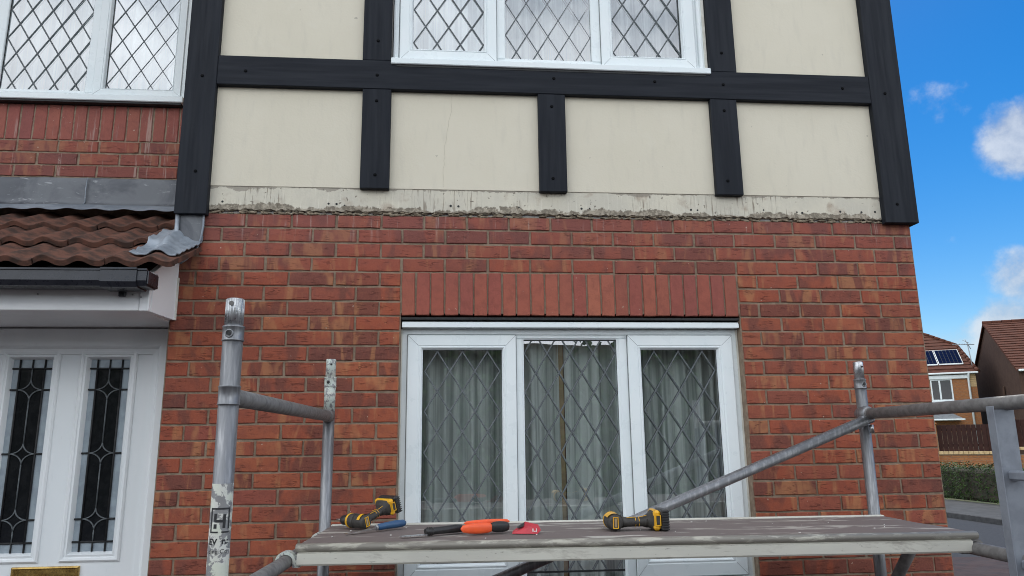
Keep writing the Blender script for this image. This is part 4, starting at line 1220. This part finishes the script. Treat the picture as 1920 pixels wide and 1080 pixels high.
kn = tag(empty('scraper', on_deck(.500, -.500, .0), R(28)), 'black-handled scraper with a pale blade between the blue chisel and the orange saw', 'scraper')
kh = MB().sweep([(-.030, 0, .013), (-.024, 0, .0145), (-.005, 0, .015), (.0, 0, .0125), (.006, 0, .0155), (.05, 0, .0165), (.095, .002, .018), (.125, .006, .017), (.138, .009, .014)], [.012, .0145, .0145, .0125, .0138, .0145, .0165, .0155, .008], 18, ell=(1.1, .95))
kh.build('handle', 'tool_black', kn)
MB().obox((-.075, .004, .0045), (1, -.05, .0), (0, 1, 0), (0, 0, 1), .052, .012, .0012).build('blade', 'alu_bright', kn)
rgk = MB()
for k in range(3): rgk.sweep([(-.022 + .008 * k, 0, .0145), (-.019 + .008 * k, 0, .0145)], [.0158, .0158], 16)
rgk.build('grip_ring', 'tool_dark', kn)

sw = tag(empty('folding_saw', on_deck(.690, -.490, .0), R(14)), 'bright orange saw handle with a black end on the platform lip', 'saw')
def pill(name, x0, x1, w0, w1, h, m, parent, z0=.0):
    mb = MB(); n = 28
    def fn(u, v):
        a = 2 * math.pi * u
        k = math.sin(math.pi * min(max(v, .0), 1)) ** .24 if 0 < v < 1 else 0
        ca, sa = math.cos(a), math.sin(a)
        ca = math.copysign(abs(ca) ** .75, ca); sa = math.copysign(abs(sa) ** .75, sa)
        w_ = w0 + (w1 - w0) * v
        return (x0 + (x1 - x0) * v, w_ * ca * k, z0 + h / 2 + h / 2 * sa * k * (w_ / max(w0, w1)) ** .4)
    mb.grid(fn, n, 16); return mb.build(name, m, parent)
pill('grip', -.088, .040, .012, .021, .044, 'tool_orange', sw)
pill('end_grip', .028, .108, .019, .016, .042, 'tool_black', sw, .003)
pill('back_grip', -.070, .118, .006, .010, .024, 'tool_orange', sw, .026).location = (0, .024, .002)

pk = tag(empty('blade_packet', on_deck(.852, -.488, .0), R(-12)), 'creased red printed card packet right of the orange saw handle', 'packet')
pm = MB()
pts = [(-.048, -.02, .001), (.050, -.026, .001), (.060, .0, .012), (.048, .018, .030), (-.004, .030, .040), (-.050, .014, .006), (-.006, -.004, .022), (.022, -.006, .026)]
pm.add(pts, [(0, 1, 7, 6), (1, 2, 7), (2, 3, 7), (3, 4, 6, 7), (4, 5, 6), (5, 0, 6)])
pko = pm.build('card', 'tool_red', pk)
pmd = pko.modifiers.new('t', 'SOLIDIFY'); pmd.thickness = .0015
pr = MB(); 
for (x0, x1, z0, z1) in ((.030, .034, .009, .020), (.036, .042, .009, .0115), (.044, .047, .008, .020)):
    pr.add([(x0, -.0262, z0), (x1, -.0262, z0), (x1, -.0248, z1), (x0, -.0248, z1)], [(0, 1, 2, 3)])
pr.build('card_print', 'print_white', pk)
MB().add([(-.030, -.012, .019), (-.006, -.0088, .0265), (-.004, .020, .040), (-.034, .018, .022)], [(0, 1, 2, 3)]).build('card_window', 'tool_black', pk)

gr_ = tag(empty('green_plug', on_deck(.703, -.300, .0)), 'tiny dark green plastic plug behind the orange saw handle', 'plug')
MB().sweep([(0, 0, 0), (0, 0, .004), (0, 0, .012), (0, 0, .016)], [.013, .014, .010, .005], 12).build('cap', 'tool_green', gr_)
MB().sweep([(.008, 0, .008), (.05, .004, .006), (.065, -.004, .006)], [.004, .005, .003], 8).build('stem', 'tool_black', gr_)

# ------------------------------------------------------------------ houses and wall across the side road
def box_l(p, name, m, *a, c=0.0): return bx(*a, c=c).build(name, m, p)
def window_far(p, x0, x1, z0, z1, y, mull=(.5,)):
    wn = MB().ring(x0, x1, z0, z1, [(0, y + .02), (0, y - .03), (.06, y - .03), (.07, y), (.07, y + .02)]).build('window', 'upvc', p)
    bx(x0 + .07, x1 - .07, y + .001, y + .015, z0 + .07, z1 - .07).build('pane', 'door_glass', wn)
    for q in mull:
        xm = x0 + (x1 - x0) * q; bx(xm - .04, xm + .04, y - .028, y, z0 + .071, z1 - .071).build('window_bar', 'upvc', wn)
    bx(x0 - .06, x1 + .06, y - .08, y - .0305, z0 - .07, z0 - .001).build('window_ledge', 'upvc', wn)
    return wn

def courses(x0, x1, z0, z1, y, m, p, bl_=.225, ch_h=.075, stuff=True):
    mb = MB(); z = z0; k = 0
    while z < z1 - .04:
        x = x0 - (bl_ / 2 if k % 2 else 0)
        while x < x1:
            a, b = max(x, x0), min(x + bl_ - .012, x1)
            if b - a > .03: mb.box(a, b, y - .008, y, z, z + ch_h - .012)
            x += bl_
        z += ch_h; k += 1
    return tag(mb.build('brickwork', m, p), kind='stuff')

A1 = R(-27)
h1 = tag(empty('neighbour_house', (27.119, 33.0, 0), A1), 'far sandy brick house with solar panels and a hipped brown roof', 'house')
box_l(h1, 'wall', 'mortar', -7, 0, .012, 8, 0, 5.0)
courses(-2.45, -.30, 1.9, 4.72, .012, 'far_brick', h1)
courses(-.298, 0, 1.9, 4.2, .012, 'far_brick', h1)
qn = MB()
for k in range(7): qn.box(-.30, -.004, -.01, .011, 4.22 + k * .095, 4.22 + k * .095 + .078)
tag(qn.build('quoin', 'far_buff', h1), kind='stuff')
ra = [(.12, -.16, 4.98), (-.31, 2.34, 6.67), (-1.68, 3.62, 7.56), (-7.2, 3.62, 7.56), (-7.2, -.16, 4.98)]
rm = MB().add(ra + [(.12, 8.1, 4.98), (-.31, 5.6, 6.67), (-7.2, 8.1, 4.98)], [(0, 1, 2, 3, 4), (0, 5, 6, 1), (1, 6, 2), (6, 5, 7, 3, 2)])
rfo = rm.build('roof', 'far_tile', h1)
tl = MB()
for k in range(1, 12):                                # tile courses as small steps up the front slope
    f = k / 12; y = -.16 + 3.78 * f; z = 4.98 + 2.58 * f
    xr = .12 - (.43 * min(1, f / .66)) - (1.37 * max(0, (f - .66) / .34))
    tl.add([(-7, y - .006, z + .002), (xr - .02, y - .006, z + .002), (xr - .02, y - .03, z + .022), (-7, y - .03, z + .022), (-7, y + .28, z + .205), (xr - .05, y + .28, z + .205)], [(0, 1, 2, 3), (3, 2, 5, 4)])
tag(tl.build('tile_course', 'far_tile', rfo), kind='stuff')
rdg = MB(); 
for (a, b, n_) in (((-.31, 2.34, 6.69), (-1.68, 3.62, 7.58), 6), ((.12, -.16, 5.0), (-.31, 2.34, 6.69), 8), ((-1.68, 3.62, 7.58), (-4.5, 3.62, 7.58), 8)):
    a, b = Vector(a), Vector(b)
    for k in range(n_):
        p0, p1 = a.lerp(b, k / n_), a.lerp(b, (k + .94) / n_)
        rdg.sweep([p0, p1], [.10, .085], 8)
tag(rdg.build('ridge_tile', 'far_tile', rfo), kind='stuff')
def solar(xa, xb):
    T = math.tan(R(34.3)); b = .10
    f = lambda x, y: (x, y, 4.98 + (y + .16) * T + b)
    pn = MB().add([f(xa, .47), f(xb, .47), f(xb, 1.78), f(xa, 1.78), (xa, .47, 4.98 + .63 * T + b - .05), (xb, .47, 4.98 + .63 * T + b - .05), (xb, 1.78, 4.98 + 1.94 * T + b - .05), (xa, 1.78, 4.98 + 1.94 * T + b - .05)],
                  [(0, 1, 2, 3), (0, 4, 5, 1), (1, 5, 6, 2), (2, 6, 7, 3), (3, 7, 4, 0)]).build('solar_panel', 'upvc', h1)
    cl = MB(); nx, ny = 6, 8; m_ = .035
    for i in range(nx):
        for j in range(ny):
            x0_, x1_ = xa + m_ + (xb - xa - 2 * m_) * i / nx, xa + m_ + (xb - xa - 2 * m_) * (i + .94) / nx
            y0_, y1_ = .47 + m_ + (1.31 - 2 * m_) * j / ny, .47 + m_ + (1.31 - 2 * m_) * (j + .95) / ny
            q = [f(x0_, y0_), f(x1_, y0_), f(x1_, y1_), f(x0_, y1_)]
            cl.add([(p[0], p[1] - .004, p[2] + .006) for p in q], [(0, 1, 2, 3)])
    tag(cl.build('solar_cell', 'solar', pn), kind='stuff')
    q = [f(xa + .02, .49), f(xb - .02, .49), f(xb - .02, 1.76), f(xa + .02, 1.76)]
    MB().add([(p[0], p[1] - .002, p[2] + .003) for p in q], [(0, 1, 2, 3)]).build('back_sheet', 'gasket', pn)
solar(-1.55, -.40); solar(-2.74, -1.59)
bx(-7, .1, -.26, -.15, 4.90, 4.99, c=.02).build('gutter', 'upvc', h1)
bx(-7, -.32, -.10, -.002, 4.66, 4.86, c=.01).build('fascia', 'upvc', h1)
dp = MB().sweep([(-.35, -.20, 4.92), (-.35, -.16, 4.82), (-.36, -.07, 4.60), (-.36, -.07, 0)], .055, 10); dp.build('downpipe', 'upvc', h1)
window_far(h1, -2.15, -1.13, 3.52, 4.66, .0, (.42,))
cp = MB().prism([(-.9, 2.62), (0, 3.25), (0, 2.60)], 0, -2.6, -1.35)
cp = MB().add([(-2.9, -1.0, 2.55), (-.95, -1.0, 2.55), (-1.75, .0, 3.12), (-2.9, .0, 3.12), (-2.9, 0, 2.5), (-.95, 0, 2.5)], [(0, 1, 2, 3), (1, 5, 2), (0, 4, 5, 1)])
cp.build('porch_roof', 'grey_roof', h1)
bx(-2.9, -.9, -1.06, -.98, 2.47, 2.55, c=.02).build('porch_gutter', 'upvc', h1)
an = MB().sweep([(.02, .3, 4.4), (-.05, .3, 5.6), (-.13, .3, 6.62)], .024, 8)
an.sweep([(-.85, .1, 6.50), (.22, .45, 6.48)], .018, 6)
for k in range(7):
    x = -.80 + .13 * k; an.sweep([(x, -.05 + x * .3 + .15, 6.50), (x + .03, .25 + x * .3 + .15, 6.50)], .010, 5)
an.sweep([(-.22, .25, 6.75), (.02, .40, 6.25)], .016, 6); an.sweep([(-.33, .25, 6.72), (-.02, .40, 6.56)], .012, 5)
an.build('tv_aerial', 'galv', h1)

P2 = (26.28, 29.0); A2 = R(-27); GD, RISE, EV2 = 11.0, 2.9, 4.78
h2 = tag(empty('neighbour_house', (P2[0], P2[1], 0), A2), 'far house with a dark brown gable end and long tiled roof', 'house')
gw = MB().add([(0, 0, 0), (0, GD, 0), (0, GD, EV2), (0, GD / 2, EV2 + RISE), (0, 0, EV2), (.2, 0, 0), (.2, GD, 0), (.2, GD, EV2), (.2, GD / 2, EV2 + RISE), (.2, 0, EV2)], [(0, 1, 2, 3, 4), (5, 9, 8, 7, 6), (0, 4, 9, 5), (1, 6, 7, 2)])
gw.build('gable_wall', 'far_brown', h2)
box_l(h2, 'wall', 'mortar', .201, 9, .012, GD, 0, EV2)
courses(.004, 3.2, .9, 3.9, .012, 'far_buff', h2)
courses(.004, 3.2, 3.9, EV2 - .05, .012, 'far_red', h2)
r2_ = MB().add([(-.12, -.22, EV2 - .08), (9.2, -.22, EV2 - .08), (9.2, GD / 2, EV2 + RISE + .06), (-.12, GD / 2, EV2 + RISE + .06), (-.12, GD + .2, EV2 - .08), (9.2, GD + .2, EV2 - .08),
                (-.12, -.22, EV2 - .18), (-.12, GD / 2, EV2 + RISE - .06), (-.12, GD + .2, EV2 - .18)], [(0, 1, 2, 3), (3, 2, 5, 4), (0, 3, 7, 6), (3, 4, 8, 7)])
r2o = r2_.build('roof', 'far_tile', h2)
tl = MB(); nC = 20
for k in range(1, nC):
    f = k / nC; y = -.22 + (GD / 2 + .22) * f; z = EV2 - .08 + (RISE + .14) * f
    tl.add([(-.13, y - .004, z + .004), (9.1, y - .004, z + .004), (9.1, y - .02, z + .03), (-.13, y - .02, z + .03), (-.13, y + .25, z + .135), (9.1, y + .25, z + .135)], [(0, 1, 2, 3), (3, 2, 5, 4)])
tag(tl.build('tile_course', 'far_tile', r2o), kind='stuff')
rdg = MB()
for k in range(20): rdg.sweep([(-.12 + k * .45, GD / 2, EV2 + RISE + .05), (.31 + k * .45, GD / 2, EV2 + RISE + .05)], [.12, .11], 8)
tag(rdg.build('ridge_tile', 'far_tile', r2o), kind='stuff')
bx(-.05, 9, -.34, -.22, EV2 - .17, EV2 - .07, c=.02).build('gutter', 'upvc', h2)
bx(.25, 1.4, -.05, .0, EV2 - .42, EV2 - .20, c=.01).build('fascia', 'upvc', h2)
MB().sweep([(-.06, 3.1, 2.75), (-.06, 3.1, 4.05), (-.02, 3.1, 4.12)], .05, 8).build('soil_pipe', 'far_brown', h2)
# remaining brick faces of the front house, beside the porch and round the corner
courses(-6.15, -3.46, 2.35, 5.1, .506, 'brick', house)
courses(-6.15, -3.24, .0, 2.1, .26, 'brick', house)
sw_ = MB(); zq = 0.0; kq = 0
while zq < 5.1:
    yq = .012 - (.11 if kq % 2 else 0)
    while yq < 7.9:
        a_, b_ = max(yq, .30), min(yq + .213, 7.95)
        if b_ - a_ > .03: sw_.box(1.8005, 1.838, a_, b_, zq, zq + .064)
        yq += .225
    zq += .075; kq += 1
tag(sw_.build('brickwork', 'brick', house), kind='stuff')

# garden wall with fence panels
gwl = tag(empty('garden_wall', (14.9, 18.3, 0), R(-33)), 'low sandy brick garden wall with brown fence panels between piers, behind the hedge', 'wall')
WX0, WX1 = -2.2, 6.0
box_l(gwl, 'plinth', 'mortar', WX0, WX1, .012, .22, -.1, 1.06)
courses(WX0, WX1, .0, 1.04, .012, 'far_brick', gwl)
piers = (-.55, 1.52, 3.6)
for i, x_ in enumerate(piers):
    pz = 1.98 if i == 0 else 2.1
    po = bx(x_ - .16, x_ + .16, -.05, .27, -.1, pz, c=.006).build('pier', 'far_brick', gwl)
    bx(x_ - .19, x_ + .19, -.08, .30, pz + .001, pz + .06, c=.015).build('pier_cap', 'far_brick', po)
cop = bx(-.06, .06, -.05, .20, 0, .09, c=.008).mesh('coping_brick', 'far_buff')
for i in range(30):
    link('coping_brick', cop, gwl, (-.33 + i * .132, .0, 1.07 + (0 if i * .132 < 1.6 else .12)))
fb = MB().box(-.062, .062, -.01, .01, 0, .80, c=.003).mesh('fence_board', 'fence')
for s_ in range(2):
    a, b = piers[s_] + .18, piers[s_ + 1] - .18
    n_ = int((b - a) / .128)
    for i in range(n_): link('fence_board', fb, gwl, (a + .064 + i * (b - a - .128) / max(1, n_ - 1), .10 + .004 * (i % 2), 1.165 + .12 * s_))
    bx(a, b, .113, .15, 1.30 + .12 * s_, 1.38 + .12 * s_).build('fence_bearer', 'fence', gwl)
    bx(a, b, .113, .15, 1.78 + .12 * s_, 1.86 + .12 * s_).build('fence_bearer', 'fence', gwl)

# hedge
def leaf_mat():
    m, t, bs, lk = new_mat('hedge_leaf')
    geo = node(t, 'ShaderNodeNewGeometry')
    n1 = noise(t, lk, geo.outputs['Position'], 7, 4)
    c = mixc(t, lk, rng(t, lk, n1, .35, .65), (.010, .022, .005), (.038, .075, .010))
    lk(c, bs.inputs['Base Color']); bs.inputs['Roughness'].default_value = .6; bs.inputs['Specular IOR Level'].default_value = .2
    return m
MAT['leaf'] = leaf_mat()
MAT['twig'] = M('hedge_twig', (.03, .028, .018), (.05, .04, .025), 10, .9)
hg = tag(empty('hedge', (12.45, 13.5, 0), 0), 'clipped dark green hedge along the pavement across the road', 'hedge')
bx(.12, 1.0, -5.4, 3.2, 0, .78, c=.08).build('branches', 'twig', hg)
lf = MB(); rl = random.Random(5)
def leaf(p, nrm, s_):
    n = (Vector(nrm) + Vector((rl.uniform(-.8, .8), rl.uniform(-.8, .8), rl.uniform(-.5, .9)))).normalized()
    a = n.orthogonal().normalized(); a.rotate(Matrix.Rotation(rl.uniform(0, 6.28), 3, n)); b = n.cross(a)
    p = Vector(p)
    lf.add([p - a * s_, p + b * s_ * .5, p + a * s_, p - b * s_ * .5], [(0, 1, 2, 3)])
for i in range(15000):
    y = rl.uniform(-5.5, 3.3); q = rl.random()
    b_ = .05 * math.sin(y * 3.1) + .03 * math.sin(y * 9)
    if q < .55: leaf((.06 + b_ + rl.uniform(-.06, .10), y, rl.uniform(.02, .85)), (-1, 0, .2), rl.uniform(.018, .035))
    else: leaf((rl.uniform(0, 1.1), y, .83 + b_ + rl.uniform(-.09, .06)), (0, 0, 1), rl.uniform(.018, .035))
tag(lf.build('leaves', 'leaf', hg), kind='stuff')

# unseen conifer hedge, added opposite to darken what the lower panes mirror
ch2 = tag(empty('added_hedge', (0, -15.0, -.1)), 'unseen dark conifer hedge added opposite the house to darken the lower pane reflections', 'hedge')
bx(-16, 14, -.9, -.15, 0, 4.3, c=.3).build('branches', 'twig', ch2)
lf = MB()
for i in range(9000):
    x = rl.uniform(-16.3, 14.3); z = rl.uniform(.1, 4.75); b_ = .18 * math.sin(x * 2.7) + .1 * math.sin(x * 6.1 + z)
    if z > 4.2 + b_ * 2: continue
    leaf((x, -.1 + b_ + rl.uniform(-.1, .15), z), (0, 1, .3), rl.uniform(.07, .13))
tag(lf.build('leaves', 'leaf', ch2), kind='stuff')

scene.render.engine = 'CYCLES'
scene.cycles.filter_width = 1.0
